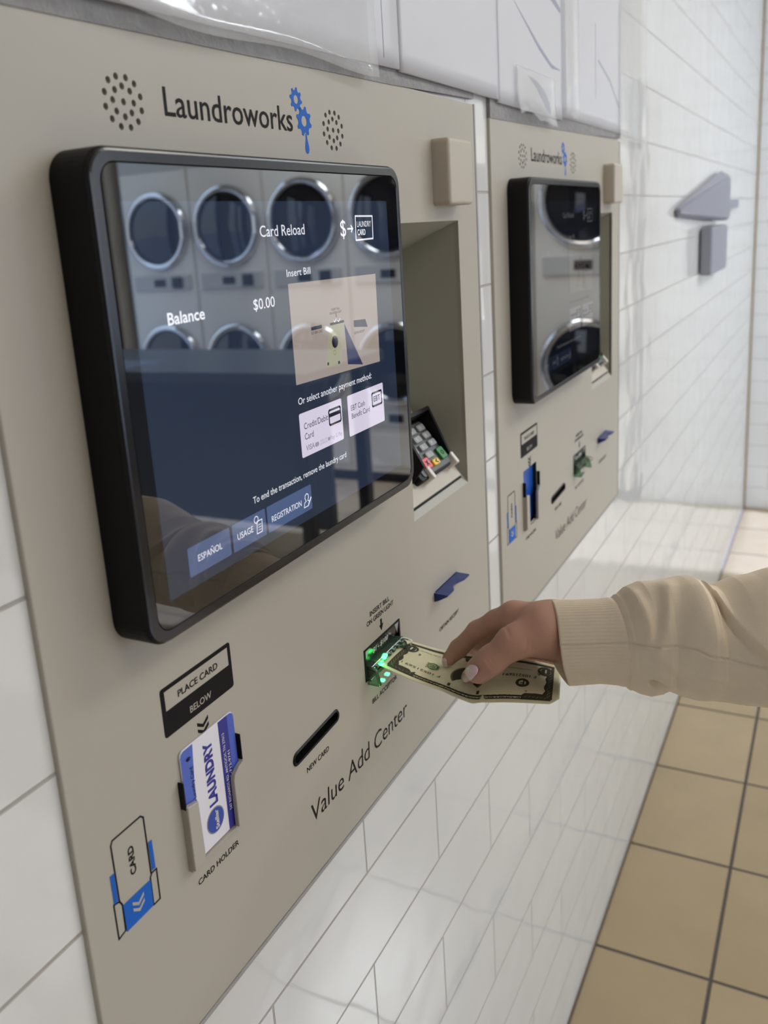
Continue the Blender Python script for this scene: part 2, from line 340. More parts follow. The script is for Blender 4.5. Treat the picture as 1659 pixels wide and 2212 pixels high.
# ------------------------------------------------------------------ kiosk
def build_kiosk():
    root_loc = P((PX0+PX1)/2, PZ0, 0); ORG[0] = root_loc
    k = thing('payment_kiosk', 'nearest greige wall kiosk with a lit reload screen and a bill going in', 'payment kiosk', tuple(root_loc), 'wall payment kiosks')
    # ---- face panel with its real openings
    HOLES = [(1.110,.251),(1.128,.258),(1.150,.258),(1.168,.251),(1.099,.233),(1.122,.238),(1.139,.245),(1.156,.239),(1.179,.233),(1.098,.212),(1.115,.223),(1.139,.222),(1.162,.222),(1.179,.212),(1.109,.195),(1.121,.207),(1.139,.200),(1.155,.207),(1.168,.195),(1.127,.185),(1.149,.185)]
    panel = prism('face_panel', rrect(PX0, PX1, PZ0, PZ1, 0.006, 3), -0.0125, 0.0, M_PANEL, k, bevel=0.003)
    cut = []
    bm = bmesh.new()
    for dx in (0, 0.661):
        for x, z in HOLES: add_prism(bm, disc(x+dx, z, 0.0054, 14), -0.05, 0.05)
    cut.append(bmesh_obj('c', bm))
    RX0, RX1, RZ0, RZ1 = 2.105, 2.510, -0.775, 0.019
    bm = bmesh.new()
    add_prism(bm, rect(RX0, RX1, RZ0, RZ1), -0.05, 0.05)                       # terminal recess
    add_prism(bm, rect(1.770, 1.977, -1.093, -1.006), -0.05, 0.05)             # bill acceptor
    add_prism(bm, rrect(1.070, 1.230, -1.108, -0.890, 0.004, 3), -0.05, 0.05)  # card pocket
    a, b = np.array([1.440, -1.109]), np.array([1.612, -1.1005]); pts = []
    for i in range(11): t = math.pi/2+math.pi*i/10; pts.append((a[0]+.0135*math.cos(t), a[1]+.0135*math.sin(t)))
    for i in range(11): t = -math.pi/2+math.pi*i/10; pts.append((b[0]+.0135*math.cos(t), b[1]+.0135*math.sin(t)))
    add_prism(bm, pts, -0.05, 0.05)                                            # new card slot
    add_prism(bm, rect(2.225, 2.385, -1.053, -1.030), -0.05, 0.05)             # receipt slot
    cut.append(bmesh_obj('c', bm))
    for c in cut: c.parent = k
    bpy.context.view_layer.update()
    boolean(panel, cut)
    if not panel.data.materials: panel.data.materials.append(M_PANEL)
    # speakers behind the holes, slot liner
    for x in (1.139, 1.800): prism('speaker', disc(x, .222, .055, 24), -0.05, -0.022, M_DARK, k)
    bm = bmesh.new(); n = len(pts)
    fr = [bm.verts.new(tuple(P(x, z, 0.002))) for x, z in pts]; c0 = np.mean(pts, 0)
    big = [(x+(0.005 if 0 else 0), z) for x, z in pts]
    ob = []
    for (x, z) in pts:
        q = a if np.hypot(*(np.array([x, z])-a)) < np.hypot(*(np.array([x, z])-b)) else b
        d = (np.array([x, z])-q); d /= np.linalg.norm(d); ob.append((x+d[0]*.004, z+d[1]*.004, x-d[0]*.003, z-d[1]*.003))
    V = [[bm.verts.new(tuple(P(o[0], o[1], 0.0004))) for o in ob], [bm.verts.new(tuple(P((o[0]+o[2])/2, (o[1]+o[3])/2, 0.004))) for o in ob],
         [bm.verts.new(tuple(P(o[2], o[3], 0.002))) for o in ob], [bm.verts.new(tuple(P(o[2], o[3], -0.06))) for o in ob]]
    for v in fr: bm.verts.remove(v)
    for r_ in range(3):
        for i in range(n): bm.faces.new((V[r_][i], V[r_][(i+1) % n], V[r_+1][(i+1) % n], V[r_+1][i]))
    bm.faces.new(V[3])
    cs = bmesh_obj('card_slot', bm, M_BLACK, k)
    # grey sealant bead along the bottom and the right edge
    bm = bmesh.new()
    for X0, X1, Z0, Z1 in ((PX0, PX1+.010, PZ0-.010, PZ0), (PX1, PX1+.011, PZ0, PZ1)):
        add_box(bm, P(X0, Z0, 0.001), P(X1, Z1, -0.0098))
    bmesh_obj('sealant_bead', bm, M_CAULK, k)
    prism('shade_dirt_strip', [(PX0, .322), (1.2, .329), (1.5, .334), (1.8, .341), (2.1, .346), (2.4, .356), (PX1, .364), (PX1, .400), (PX0, .400)], -.0095, .0022, M_SHADEDIRT, k)  # dark grey paints in the shade below the notices, along with dirt
    # ---- recess box: slanted roof, slanted ledge, side walls
    dp = 0.27
    def rc(x, dep, z): return P(x, z, -dep)
    top = lambda d: 0.019-0.41*d
    bot = lambda d: -0.775+1.227*d
    vs = []; 
    for x in (RX0, RX1):
        for d, z in ((0.0, RZ0), (dp, bot(dp)), (dp, top(dp)), (0.0, RZ1)): vs.append(rc(x, d, z))
    M_REC = mat('recess_enamel', srgb(168, 166, 154), 0.45)
    mesh('recess', vs, [(0, 1, 2, 3), (7, 6, 5, 4), (0, 4, 5, 1), (1, 5, 6, 2), (2, 6, 7, 3)], M_REC, k)
    e2 = np.array([.632, .775]); hn = np.array([.775, .632])     # (depth, z) along the ledge ; (out, z) off it
    def Lg(x, e, h=0.0): return P(x, -0.775+e*e2[1]+h*hn[1], -(e*e2[0])+h*hn[0])
    # mounting plate and its dark seam
    prism('terminal_plate', rect(RX0+.005, 2.486, 0.030, 0.30), 0.0, 0.010, M_BEIGE, k, bevel=0.002, f=Lg)
    flat('plate_seam', [rect(RX0+.004, 2.489, 0.0235, 0.030), rect(2.4855, 2.489, 0.03, 0.09)], 0.004, M_INK, k, f=Lg)
    # ---- card terminal
    tb = prism('card_terminal', rrect(2.215, 2.435, 0.074, 0.245, 0.012, 4), 0.010, 0.036, M_BLACK, k, bevel=0.004, f=Lg)
    M_KEYBED = mat('keypad_grey', srgb(82, 84, 90), 0.45)
    prism('keypad_bed', rrect(2.238, 2.432, 0.082, 0.236, 0.008, 3), 0.036, 0.039, M_KEYBED, tb, f=Lg)
    M_KEY = mat('grey_key', srgb(150, 152, 152), 0.35); M_KG = mat('green_key', srgb(28, 122, 52), 0.3); M_KY = mat('yellow_key', srgb(238, 196, 50), 0.35); M_KR = mat('red_key', srgb(226, 92, 96), 0.35)
    g = "123456789 0 "
    M_KEYD = M_KEY
    for i, chv in enumerate(g):
        if chv == ' ': continue
        cx = (2.268, 2.335, 2.398)[i % 3]; ce = (0.216, 0.188, 0.160, 0.132)[i//3]
        kk = prism('key', rrect(cx-.022, cx+.022, ce-.0105, ce+.0105, .005, 3), 0.039, 0.047, M_KEYD, tb, bevel=0.002, f=Lg)
        text('key_lettering', [((chv, cx-.012, cx-.004, ce-.004, .009),)], 0.0476, M_WHITEINK, tb, f=Lg)
    for nm, cx, ce, hw, hh, mm in (('green key', 2.405, .118, .020, .020, M_KG), ('yellow key', 2.340, .104, .020, .0105, M_KY), ('red key', 2.286, .113, .022, .018, M_KR)):
        kk = prism('key', rrect(cx-hw, cx+hw, ce-hh, ce+hh, .006, 3), 0.039, 0.048, mm, tb, bevel=0.003, f=Lg); kk['label'] = nm
    flat('key_lettering', stroke([(2.347, .110), (2.334, .104), (2.347, .099)], .003)+stroke([(2.279, .120), (2.293, .106)], .003)+stroke([(2.293, .120), (2.279, .106)], .003)+ring_polys(2.405, .118, .005, .0075, 14), 0.0487, M_INK, tb, f=Lg)
    # privacy shield: hood walls right and left, and the arch behind
    bm = bmesh.new()
    add_hull(bm, [Lg(2.436, .088, .01), Lg(2.448, .088, .01), Lg(2.448, .250, .01), Lg(2.436, .250, .01), Lg(2.436, .105, .050), Lg(2.448, .105, .050), Lg(2.448, .250, .085), Lg(2.436, .250, .085)])
    add_hull(bm, [Lg(2.203, .088, .01), Lg(2.215, .088, .01), Lg(2.215, .250, .01), Lg(2.203, .250, .01), Lg(2.203, .105, .075), Lg(2.215, .105, .075), Lg(2.215, .250, .10), Lg(2.203, .250, .10)])
    add_hull(bm, [Lg(2.203, .246, .01), Lg(2.448, .246, .01), Lg(2.448, .258, .01), Lg(2.203, .258, .01), Lg(2.203, .246, .09), Lg(2.448, .246, .085), Lg(2.448, .258, .085), Lg(2.203, .258, .09)])
    bmesh_obj('privacy_shield', bm, M_BLACK, tb)
    for cx in (2.272, 2.450): prism('clip', rrect(cx-.009, cx+.009, 0.064, 0.106, .007, 4), 0.010, 0.050, mat('white_clip', srgb(226, 222, 216), 0.35), tb, bevel=0.004, f=Lg)
    # ---- sensor box
    prism('sensor_box', rrect(2.335, 2.506, 0.060, 0.235, 0.012, 4), 0.0, 0.052, M_BEIGE, k, bevel=0.010, seg=4)
    # ---- monitor
    mx0, mx1, mz0, mz1, mo = 0.963, 1.966, -0.620, 0.145, 0.075
    mon = prism('monitor', rrect(mx0, mx1, mz0, mz1, 0.045, 8), 0.0005, mo-0.004, M_BLACK, k, bevel=0.006)
    M_RIM = M_BEZEL
    outer = rrect(mx0+.004, mx1-.004, mz0+.004, mz1-.004, 0.042, 8); inner = rrect(mx0+.024, mx1-.020, mz0+.022, mz1-.023, 0.030, 8)
    bm = bmesh.new(); n = len(outer)
    R = [[bm.verts.new(tuple(P(x, z, o))) for x, z in lst] for lst, o in ((outer, mo-.006), (outer, mo-.001), (rrect(mx0+.007, mx1-.007, mz0+.007, mz1-.007, .040, 8), mo), (rrect(mx0+.022, mx1-.018, mz0+.020, mz1-.021, .032, 8), mo), (inner, mo-.003))]
    for r_ in range(4):
        for i in range(n): bm.faces.new((R[r_][i], R[r_][(i+1) % n], R[r_+1][(i+1) % n], R[r_+1][i]))
    bmesh_obj('bezel', bm, M_RIM, mon)
    prism('screen_glass', rrect(mx0+.0245, mx1-.0205, mz0+.0225, mz1-.0235, 0.030, 8), mo-.0035, mo-.0012, M_GLASSB, mon)
    def scr(name, col, stg): return mat(name, srgb(10, 11, 14), 0.015, ior=2.3, emit=col, estr=stg)
    M_UI = scr('screen_navy', srgb(34, 44, 62), 1.0); M_UIB = scr('screen_button', srgb(74, 92, 130), 1.0); M_UIW = scr('screen_white', srgb(214, 206, 226), 1.0)
    M_UIT = scr('screen_text', srgb(236, 236, 244), 1.0); M_UIG = scr('screen_picture', srgb(158, 146, 138), 1.0); M_UID = scr('screen_dark', srgb(30, 32, 44), 1.0); M_UIM = scr('screen_grey', srgb(150, 144, 160), 1.0)
    M_UIP = scr('screen_money', srgb(158, 154, 128), 1.0); M_UIS = scr('screen_sleeve', srgb(38, 44, 82), 1.0)
    f0 = mo-.0011; e = 0.00025
    def SP(name, polys, lvl, m): 
        bm = bmesh.new()
        for q in polys: add_flat(bm, q, f0+e*lvl)
        return bmesh_obj(name, bm, m, mon)
    sx0, sx1, sz0, sz1 = 1.020, 1.892, -0.553, 0.068
    SP('screen_display', [rect(sx0, sx1, sz0, sz1)], 0, M_UI)
    SP('screen_picture', [[(1.449, -.277), (1.449, -.083), (1.815, -.089), (1.811, -.286)]], 1, M_UIG)
    SP('screen_picture_bill', [[(1.567, -.262), (1.630, -.267), (1.655, -.179), (1.596, -.174)]], 2, M_UIP)
    SP('screen_picture_sleeve', [[(1.660, -.269), (1.728, -.280), (1.690, -.228), (1.657, -.183)]], 2, M_UIS)
    SP('screen_picture_print', [rect(1.520, 1.562, -.180, -.173), [(1.699, -.194), (1.761, -.201), (1.752, -.183), (1.699, -.180)], rect(1.596, 1.655, -.179, -.174), disc(1.611, -.214, .013, 16), rect(1.573, 1.580, -.258, -.252), rect(1.618, 1.626, -.262, -.256)], 3, M_UID)
    SP('screen_picture_seal', ring_polys(1.607, -.236, .004, .0055, 14), 3, scr('screen_green', srgb(90, 130, 70), 1.0))
    SP('screen_picture_check', stroke([(1.612, -.171), (1.616, -.174), (1.622, -.168)], .002)+stroke([(1.628, -.172), (1.632, -.175), (1.638, -.169)], .002), 4, M_UIT)
    SP('screen_picture_arrow', stroke([(1.624, -.158), (1.624, -.164)], .002), 3, M_UID)
    def TX(name, lines, lvl, m): return text(name, lines, f0+e*lvl, m, mon)
    B = dict(bold=0.004)
    TX('screen_picture_lettering', [(('INSERT BILL', 1.606, 1.642, -.150, .0045),), (('ON GREEN LIGHT', 1.598, 1.648, -.157, .0045),), (('BUY NEW CARD', 1.520, 1.563, -.188, .0055),), (('OBTAIN RECEIPT', 1.697, 1.746, -.210, .0050),)], 3, M_UID)
    TX('screen_heading', [(('Card Reload', 1.371, 1.525, .006, .0195),)], 1, M_UIT)
    TX('screen_text', [(('Insert Bill', 1.448, 1.535, -.070, .0135),), (('Balance', 1.094, 1.188, -.119, .0185), dict(bold=.018)), (('$0.00', 1.330, 1.399, -.120, .019),),
        (('Or select another payment method:', 1.451, 1.765, -.317, .0135),), (('To end the transaction, remove the laundry card', 1.271, 1.625, -.465, .0125),)], 1, M_UIT)
    SP('screen_card_icon', stroke([(1.737, .037), (1.816, .036), (1.814, -.012), (1.734, -.013)], .0035, True)+stroke([(1.699, .0115), (1.722, .0115)], .0035)+stroke([(1.715, .018), (1.722, .0115), (1.715, .005)], .0035), 1, M_UIT)
    TX('screen_icon_lettering', [(('$', 1.668, 1.692, -.003, .033),), (('LAUNDRY', 1.743, 1.808, .014, .012),), (('CARD', 1.743, 1.780, -.003, .012), dict(bold=.02))], 1, M_UIT)
    SP('screen_button_white', [rrect(1.449, 1.620, -.424, -.335, .004, 3)], 1, M_UIW); SP('screen_button_white', [rrect(1.646, 1.818, -.426, -.336, .004, 3)], 1, M_UIW)
    TX('screen_button_lettering', [(('Credit/Debit', 1.464, 1.559, -.369, .0125),), (('Card', 1.464, 1.498, -.390, .0125),), (('EBT Cash', 1.660, 1.724, -.371, .0115),), (('Benefit Card', 1.661, 1.746, -.389, .0115),), (('EBT', 1.768, 1.800, -.372, .012), dict(bold=.015))], 2, M_UID)
    SP('screen_button_icon', stroke(rrect(1.564, 1.613, -.382, -.351, .004, 3), .0045, True)+[rect(1.565, 1.612, -.366, -.358)], 2, M_UID)
    SP('screen_button_icon', stroke(rrect(1.761, 1.808, -.382, -.352, .003, 3), .0045, True), 2, M_UID)
    TX('screen_payment_marks', [(('VISA', 1.465, 1.499, -.413, .0105), dict(bold=.03)), (('AMERICAN', 1.520, 1.551, -.408, .0045),), (('EXPRESS', 1.520, 1.551, -.414, .0045),), (('Pay', 1.562, 1.582, -.413, .0085),), (('G Pay', 1.586, 1.614, -.413, .0085),)], 2, M_UIM)
    SP('screen_payment_disc', [disc(1.505, -.409, .0048, 14), disc(1.511, -.409, .0048, 14), disc(1.557, -.409, .0042, 12)], 2, M_UIM)
    for X0, X1 in ((1.075, 1.192), (1.199, 1.304), (1.310, 1.471)): SP('screen_button_blue', [rrect(X0, X1, -.534, -.483, .003, 3)], 1, M_UIB)
    TX('screen_button_caption', [(('ESPA\u00d1OL', 1.100, 1.167, -.514, .0115),), (('USAGE', 1.213, 1.262, -.515, .0115),), (('REGISTRATION', 1.324, 1.431, -.517, .0115),)], 2, M_UIT)
    SP('screen_button_symbol', stroke([(1.276, -.500), (1.292, -.500), (1.290, -.523), (1.273, -.523)], .0018, True)+ring_polys(1.274, -.496, .0055, .0073, 14)+[rect(1.279, 1.288, -.508, -.507), rect(1.279, 1.288, -.513, -.512), rect(1.279, 1.288, -.518, -.517)], 2, M_UIT)
    SP('screen_button_symbol', stroke([(1.440, -.524), (1.443, -.515), (1.449, -.513), (1.445, -.506), (1.447, -.500), (1.453, -.498), (1.458, -.501), (1.459, -.507), (1.455, -.513), (1.460, -.515)], .0018)+stroke([(1.440, -.524), (1.457, -.524)], .0018)+stroke([(1.457, -.522), (1.468, -.510)], .0035), 2, M_UIT)
    # ---- printed graphics on the face
    T = EPS
    text('brand_lettering', [(('Laundroworks', 1.235, 1.633, .2095, .0445), dict(bold=0.006))], T, M_INK, k)
    def gear(cx, cz, ro, ri, rh, nt=8, ph=0.0):
        prof = []; N = nt*8
        for i in range(N):
            u = (i % 8); r_ = (ri, ri, (ri*2+ro)/3, ro, ro, ro, (ri*2+ro)/3, ri)[u]
            t = ph+2*math.pi*i/N; prof.append((r_, t))
        o = []
        for i in range(N):
            (r0, t0), (r1, t1) = prof[i], prof[(i+1) % N]
            o.append([(cx+rh*math.cos(t0), cz+rh*math.sin(t0)), (cx+r0*math.cos(t0), cz+r0*math.sin(t0)), (cx+r1*math.cos(t1), cz+r1*math.sin(t1)), (cx+rh*math.cos(t1), cz+rh*math.sin(t1))])
        return o
    drop = [(1.681, .208), (1.6845, .208), (1.687, .196), (1.691, .184), (1.692, .177), (1.689, .170), (1.684, .168), (1.679, .170), (1.676, .177), (1.677, .184), (1.680, .196)]
    flat('gear_emblem', gear(1.653, .272, .0235, .0175, .0085, 8, .2)+gear(1.679, .232, .0295, .0225, .0105, 8, .1)+[drop], T, M_BLUE, k)
    flat('place_card_sign', [rrect(1.045, 1.249, -.834, -.7405, .006, 4)], T, M_INK, k)
    flat('place_card_field', [rect(1.055, 1.239, -.785, -.7485)], 2*T, M_PANEL, k)
    text('place_card_lettering', [(('PLACE CARD', 1.089, 1.205, -.7745, .0125), dict(bold=.014))], 3*T, M_INK, k)
    text('place_card_caption', [(('BELOW', 1.116, 1.179, -.821, .0125), dict(bold=.010))], 2*T, M_PANEL, k)
    def chev(cx, z, w_, h_, t_): return [[(cx-w_, z), (cx, z-h_), (cx, z-h_-t_), (cx-w_, z-t_)], [(cx, z-h_), (cx+w_, z), (cx+w_, z-t_), (cx, z-h_-t_)]]
    flat('down_chevrons', chev(1.147, -.850, .016, .010, .007)+chev(1.147, -.863, .016, .010, .007)+chev(1.147, -.876, .014, .009, .006), T, M_INK, k)
    # card diagram
    cardo = [(.889, -1.047), (.8885, -.939), (.893, -.932), (.961, -.932), (.9675, -.938), (.967, -1.049)]
    flat('card_diagram', stroke(cardo, .0032)+stroke([(.876, -1.043), (.889, -1.046), (.894, -1.056), (.893, -1.106), (.876, -1.110)], .003, True)+stroke([(.964, -1.056), (.969, -1.050), (.981, -1.050), (.980, -1.111), (.963, -1.111)], .003, True), T, M_INK, k)
    flat('card_diagram_blue', [[(.895, -1.106), (.895, -1.058), (.963, -1.059), (.962, -1.111), (.895, -1.111)], rect(.877, .886, -1.042, -.989), rect(.970, .979, -1.046, -.990)], T*1.6, M_BLUE, k)
    text('card_diagram_lettering', [(('CARD', -1.022, -.968, .935, .0125), dict(rot=90, bold=.03))], T, M_INK, k)
    flat('card_diagram_chevrons', [list(reversed(q)) for q in chev(.929, -1.068, .014, .010, .006)+chev(.929, -1.080, .014, .010, .006)], 2.4*T, M_PANEL, k)
    text('printed_lettering', [(('CARD HOLDER', 1.081, 1.210, -1.163, .0115), dict(bold=.014)), (('NEW CARD', 1.474, 1.573, -1.1665, .0125), dict(bold=.014)),
        (('INSERT BILL', 1.816, 1.926, -.933, .0125), dict(bold=.014)), (('ON GREEN LIGHT', 1.796, 1.948, -.953, .0125), dict(bold=.014)), (('OBTAIN RECEIPT', 2.238, 2.391, -1.1635, .0120), dict(bold=.014)), (('BILL ACCEPTOR', 1.798, 1.942, -1.1665, .0120), dict(bold=.014))], T, M_INK, k)
    text('value_lettering', [(('Value Add Center', 1.477, 1.992, -1.300, .046), dict(bold=-0.004, shear=0.08))], T, M_INK, k)
    flat('down_arrow', [rect(1.8685, 1.8775, -.980, -.963), [(1.862, -.978), (1.873, -.995), (1.884, -.978)]], T, M_INK, k)
    # ---- card pocket
    M_PBLUE = mat('pocket_blue', srgb(18, 78, 170), 0.35)
    bm = bmesh.new()
    X0, X1, Z0, Z1, D = 1.070, 1.230, -1.108, -.890, .035
    v = [bm.verts.new(tuple(P(x, z, o))) for x, z, o in ((X0, Z0, 0), (X1, Z0, 0), (X1, Z1, 0), (X0, Z1, 0), (X0, Z0, -.014), (X1, Z0, -.014), (X1, Z1, -.014), (X0, Z1, -.014))]
    for q in ((4, 5, 6, 7), (0, 4, 7, 3), (0, 1, 5, 4), (3, 7, 6, 2)): bm.faces.new([v[i] for i in q])
    po = bmesh_obj('card_pocket', bm, M_PBLUE, k)
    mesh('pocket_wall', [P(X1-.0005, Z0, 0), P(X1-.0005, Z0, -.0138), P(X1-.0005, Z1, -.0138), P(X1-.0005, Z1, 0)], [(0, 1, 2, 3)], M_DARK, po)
    prism('pocket_bracket', [(1.061, -1.112), (1.061, -.978), (1.092, -.985), (1.094, -1.090), (1.092, -1.112)], .0065, .016, M_PANEL, po, bevel=.002)
    prism('pocket_bracket', [(1.199, -1.112), (1.199, -1.010), (1.203, -1.000), (1.218, -.990), (1.235, -.985), (1.235, -1.112)], .0065, .016, M_PANEL, po, bevel=.002)
    bm = bmesh.new()
    add_box(bm, P(1.061, -1.112, .0075), P(1.064, -.978, 0)); add_box(bm, P(1.231, -1.112, .0075), P(1.235, -.985, 0)); add_box(bm, P(1.061, -1.116, .010), P(1.235, -1.112, 0))
    bmesh_obj('pocket_rail', bm, M_PANEL, po)
    for a_, b_ in ((1.060, 1.0635), (1.2345, 1.2375)): pbox('pocket_tab', a_, b_, -.985, -.930, 0, .012, M_BLACK, po, bevel=.001)
    # ---- bill acceptor
    X0, X1, Z0, Z1 = 1.771, 1.976, -1.092, -1.007
    bm = bmesh.new()
    add_hull(bm, [P(X0, Z0, -.06), P(X1, Z0, -.06), P(X1, Z0, -.05), P(X0, Z0, -.05), P(X0, Z1, -.06), P(X1, Z1, -.06), P(X1, Z1, -.05), P(X0, Z1, -.05)])
    for a_, b_ in ((X0, X0+.006), (X1-.006, X1)): add_box(bm, P(a_, Z0, .002), P(b_, Z1, -.06))
    add_box(bm, P(X0, Z1-.004, .002), P(X1, Z1, -.06)); add_box(bm, P(X0, Z0, .002), P(X1, Z0+.004, -.06))
    ac = bmesh_obj('bill_acceptor', bm, M_BLACK, k)
    zb, zt = -1.047, -1.011
    def AP(x, z, o=0.0): return P(x, z, .001-(zt-z)*.15+o)                    # sloped label plate
    M_LABEL = mat('label_black', srgb(26, 24, 34), 0.15)
    prism('label_plate', rect(X0+.006, X1-.006, zb, zt), -.006, 0.0, M_LABEL, ac, f=AP)
    text('label_lettering', [(('$1 - $100', 1.822, 1.908, -1.036, .0145), dict(bold=.02))], .0006, M_WHITEINK, ac, f=AP)
    for q_ in ([(X0+.007, -1.046), (X0+.007, -1.012), (X0+.030, -1.012)], [(X1-.030, -1.012), (X1-.007, -1.012), (X1-.007, -1.046)]): flat('label_corner', [q_], .0006, mat('label_silver', srgb(170, 172, 180), 0.35), ac, f=AP)
    M_CLEAR = mat('clear_green_plastic', srgb(150, 190, 160), 0.08, trans=0.85, ior=1.45)
    M_LED = mat('green_led', srgb(40, 220, 80), 0.3, emit=(0.05, 1.0, 0.15, 1), estr=7.0)
    # translucent mouth: an upper lip, a lower lip and two prongs
    pbox('mouth_lip', X0+.012, X1-.008, -1.062, -1.053, -.045, .014, M_CLEAR, ac, bevel=.002)
    pbox('mouth_lip', X0+.012, X1-.008, -1.094, -1.089, -.045, .010, M_CLEAR, ac, bevel=.002)
    for X in (X0+.010, X1-.024):
        bm = bmesh.new()
        add_hull(bm, [P(X, -1.105, .034), P(X+.014, -1.105, .034), P(X+.014, -1.105, -.04), P(X, -1.105, -.04), P(X, -1.062, .024), P(X+.014, -1.062, .024), P(X+.014, -1.055, -.04), P(X, -1.055, -.04)])
        bmesh.ops.bevel(bm, geom=bm.edges[:], offset=.0008, segments=2, affect='EDGES')
        bmesh_obj('mouth_prong', bm, M_CLEAR, ac)
    bm = bmesh.new(); pp = []
    for i in range(9):
        a_ = math.pi*i/8; pp.append((1.962+.014*math.sin(a_)*0.6, -1.068-.010*math.cos(a_), .012+.026*math.sin(a_)))
    for (x, z, o), (x2, z2, o2) in zip(pp[:-1], pp[1:]): add_hull(bm, [P(x-.003, z, o), P(x+.003, z, o), P(x+.003, z+.004, o), P(x-.003, z+.004, o), P(x2-.003, z2, o2), P(x2+.003, z2, o2), P(x2+.003, z2+.004, o2), P(x2-.003, z2+.004, o2)])
    bmesh_obj('wire_guard', bm, M_CHROME, ac)
    for i in range(7): pbox('mouth_tooth', 1.80+i*.024, 1.812+i*.024, -1.066, -1.058, .010, .020, M_CLEAR if i > 2 else M_CLEAR, ac, bevel=.001)
    for x, z, o in ((1.842, -1.060, .018), (1.822, -1.066, .017), (1.829, -1.072, .016), (1.852, -1.058, .016), (1.800, -1.100, .032), (1.835, -1.101, .028)): pbox('indicator_light', x, x+.010, z, z+.005, o-.008, o+.003, M_LED, ac, bevel=.0008)
    # ---- receipt chute
    M_RB = mat('blue_plastic', srgb(28, 54, 128), 0.28, trans=0.2, ior=1.4)
    bm = bmesh.new(); N = 14; X0, X1 = 2.212, 2.388
    rows = []
    for i in range(N+1):
        t = i/N; x = X0+(X1-X0)*t
        notch = 0.020*max(0, 1-((t-.52)/.22)**2)
        rows.append([P(x, -1.029, 0.0), P(x, -1.031, .042-notch*.8), P(x, -1.035, .042-notch*.8), P(x, -1.052, .012), P(x, -1.056, 0.0)])
    V = [[bm.verts.new(tuple(q)) for q in r_] for r_ in rows]
    for i in range(N):
        for j in range(4): bm.faces.new((V[i][j], V[i+1][j], V[i+1][j+1], V[i][j+1]))
    bm.faces.new(V[0]); bm.faces.new(V[N][::-1])
    bmesh_obj('receipt_chute', bm, M_RB, k)
    bm = bmesh.new(); add_box(bm, P(2.222, -1.0565, .0), P(2.388, -1.027, -.03)); bmesh_obj('receipt_slot', bm, M_DARK, k)
    ORG[0] = np.zeros(3)
    return k

kiosk = build_kiosk()
kiosk2 = copy_tree(kiosk); kiosk2.location = Vector(kiosk.location)+Vector((DX*S, 0, 0))
M_DIM = {}
for o in kiosk2.children_recursive:                       # the farther screen shows a dimmer page
    if o.type == 'MESH' and o.name.startswith('screen_') and o.active_material and o.active_material.node_tree.nodes['Principled BSDF'].inputs['Emission Strength'].default_value > 0:
        m0 = o.active_material
        if m0.name not in M_DIM:
            m1 = m0.copy(); m1.name = m0.name+'_dim'; b_ = m1.node_tree.nodes['Principled BSDF'].inputs; b_['Emission Strength'].default_value = 0.10; M_DIM[m0.name] = m1
        o.material_slots[0].link = 'OBJECT'; o.material_slots[0].material = M_DIM[m0.name]
for o in kiosk2.children_recursive:
    if o.name.startswith('indicator_light'): o.material_slots[0].link = 'OBJECT'; o.material_slots[0].material = MATS['clear_green_plastic']
kiosk2['label'] = 'farther greige wall kiosk beyond the white tile gap, its card pocket empty'

# ------------------------------------------------------------------ laundry card in the pocket of the near kiosk
def build_card():
    o0 = .0010
    c = thing('laundry_card', 'white and blue laundry card standing in the near kiosk card pocket', 'card', tuple(P(1.15, -1.110, .004))); ORG[0] = P(1.15, -1.110, .004)
    X0, X1, Z0, Z1 = 1.0700, 1.2310, -1.110, -.876
    sh = 0.0
    M_CW = mat('card_white', srgb(232, 230, 240), 0.25)
    prism('card_body', rrect(X0, X1, Z0, Z1, .011, 5), .0010, .0042, M_CW, c, bevel=.0006)
    t = .0042+EPS
    M_CB = mat('card_light_blue', srgb(78, 104, 196), 0.3)
    lb = [(X0+.0005, -1.05), (X0+.026, -1.05), (X0+.030, -.95), (X0+.036, -.8775), (X0+.010, -.8775), (X0+.003, -.881), (X0+.0005, -.888)]
    flat('card_edge_band', [lb], t, M_CB, c)
    flat('card_address_band', [rect(1.183, 1.211, -1.109, -.8770)], t, M_NAVY, c)
    flat('card_edge_band', [[(1.211, -1.109), (1.2305, -1.109), (1.2305, -.888), (1.228, -.881), (1.221, -.8775), (1.211, -.877)]], t, mat('card_mid_blue', srgb(66, 92, 190), 0.3), c)
    text('card_title', [(('LAUNDRY', -1.030, -.897, 1.157, .0225), dict(rot=90, bold=.045))], t, M_NAVY, c)
    M_SB = mat('card_seal_blue', srgb(36, 70, 165), 0.3)
    flat('card_seal', [disc(1.145, -1.062, .0265, 30)], t, mat('card_seal_rim', srgb(140, 140, 165), 0.3), c)
    flat('card_seal_disc', [disc(1.145, -1.062, .0240, 30)], t+EPS, M_SB, c)
    text('card_seal_lettering', [(('Stellar', -1.082, -1.042, 1.153, .0105), dict(rot=90, bold=.02))], t+2*EPS, M_WHITEINK, c)
    text('card_address_lettering', [(('547 RICHARDS RD. ANTIOCH, TN 37013', -1.070, -.905, 1.196, .0075), dict(rot=90)), (('615-712-9741', -1.018, -.948, 1.2075, .0070), dict(rot=90))], t+2*EPS, M_WHITEINK, c)
    text('card_edge_lettering', [(('The Laundry Card', -1.005, -.918, 1.0985, .0085), dict(rot=90))], t+2*EPS, M_INK, c)
    arcs = []
    for r_ in (.004, .0065, .009): arcs += stroke([(1.090+r_*math.sin(a), -.905+r_*math.cos(a)) for a in np.linspace(-.8, .8, 7)], .0012)
    flat('card_wave_mark', arcs, t+2*EPS, M_INK, c)
    ORG[0] = np.zeros(3); return c
build_card()

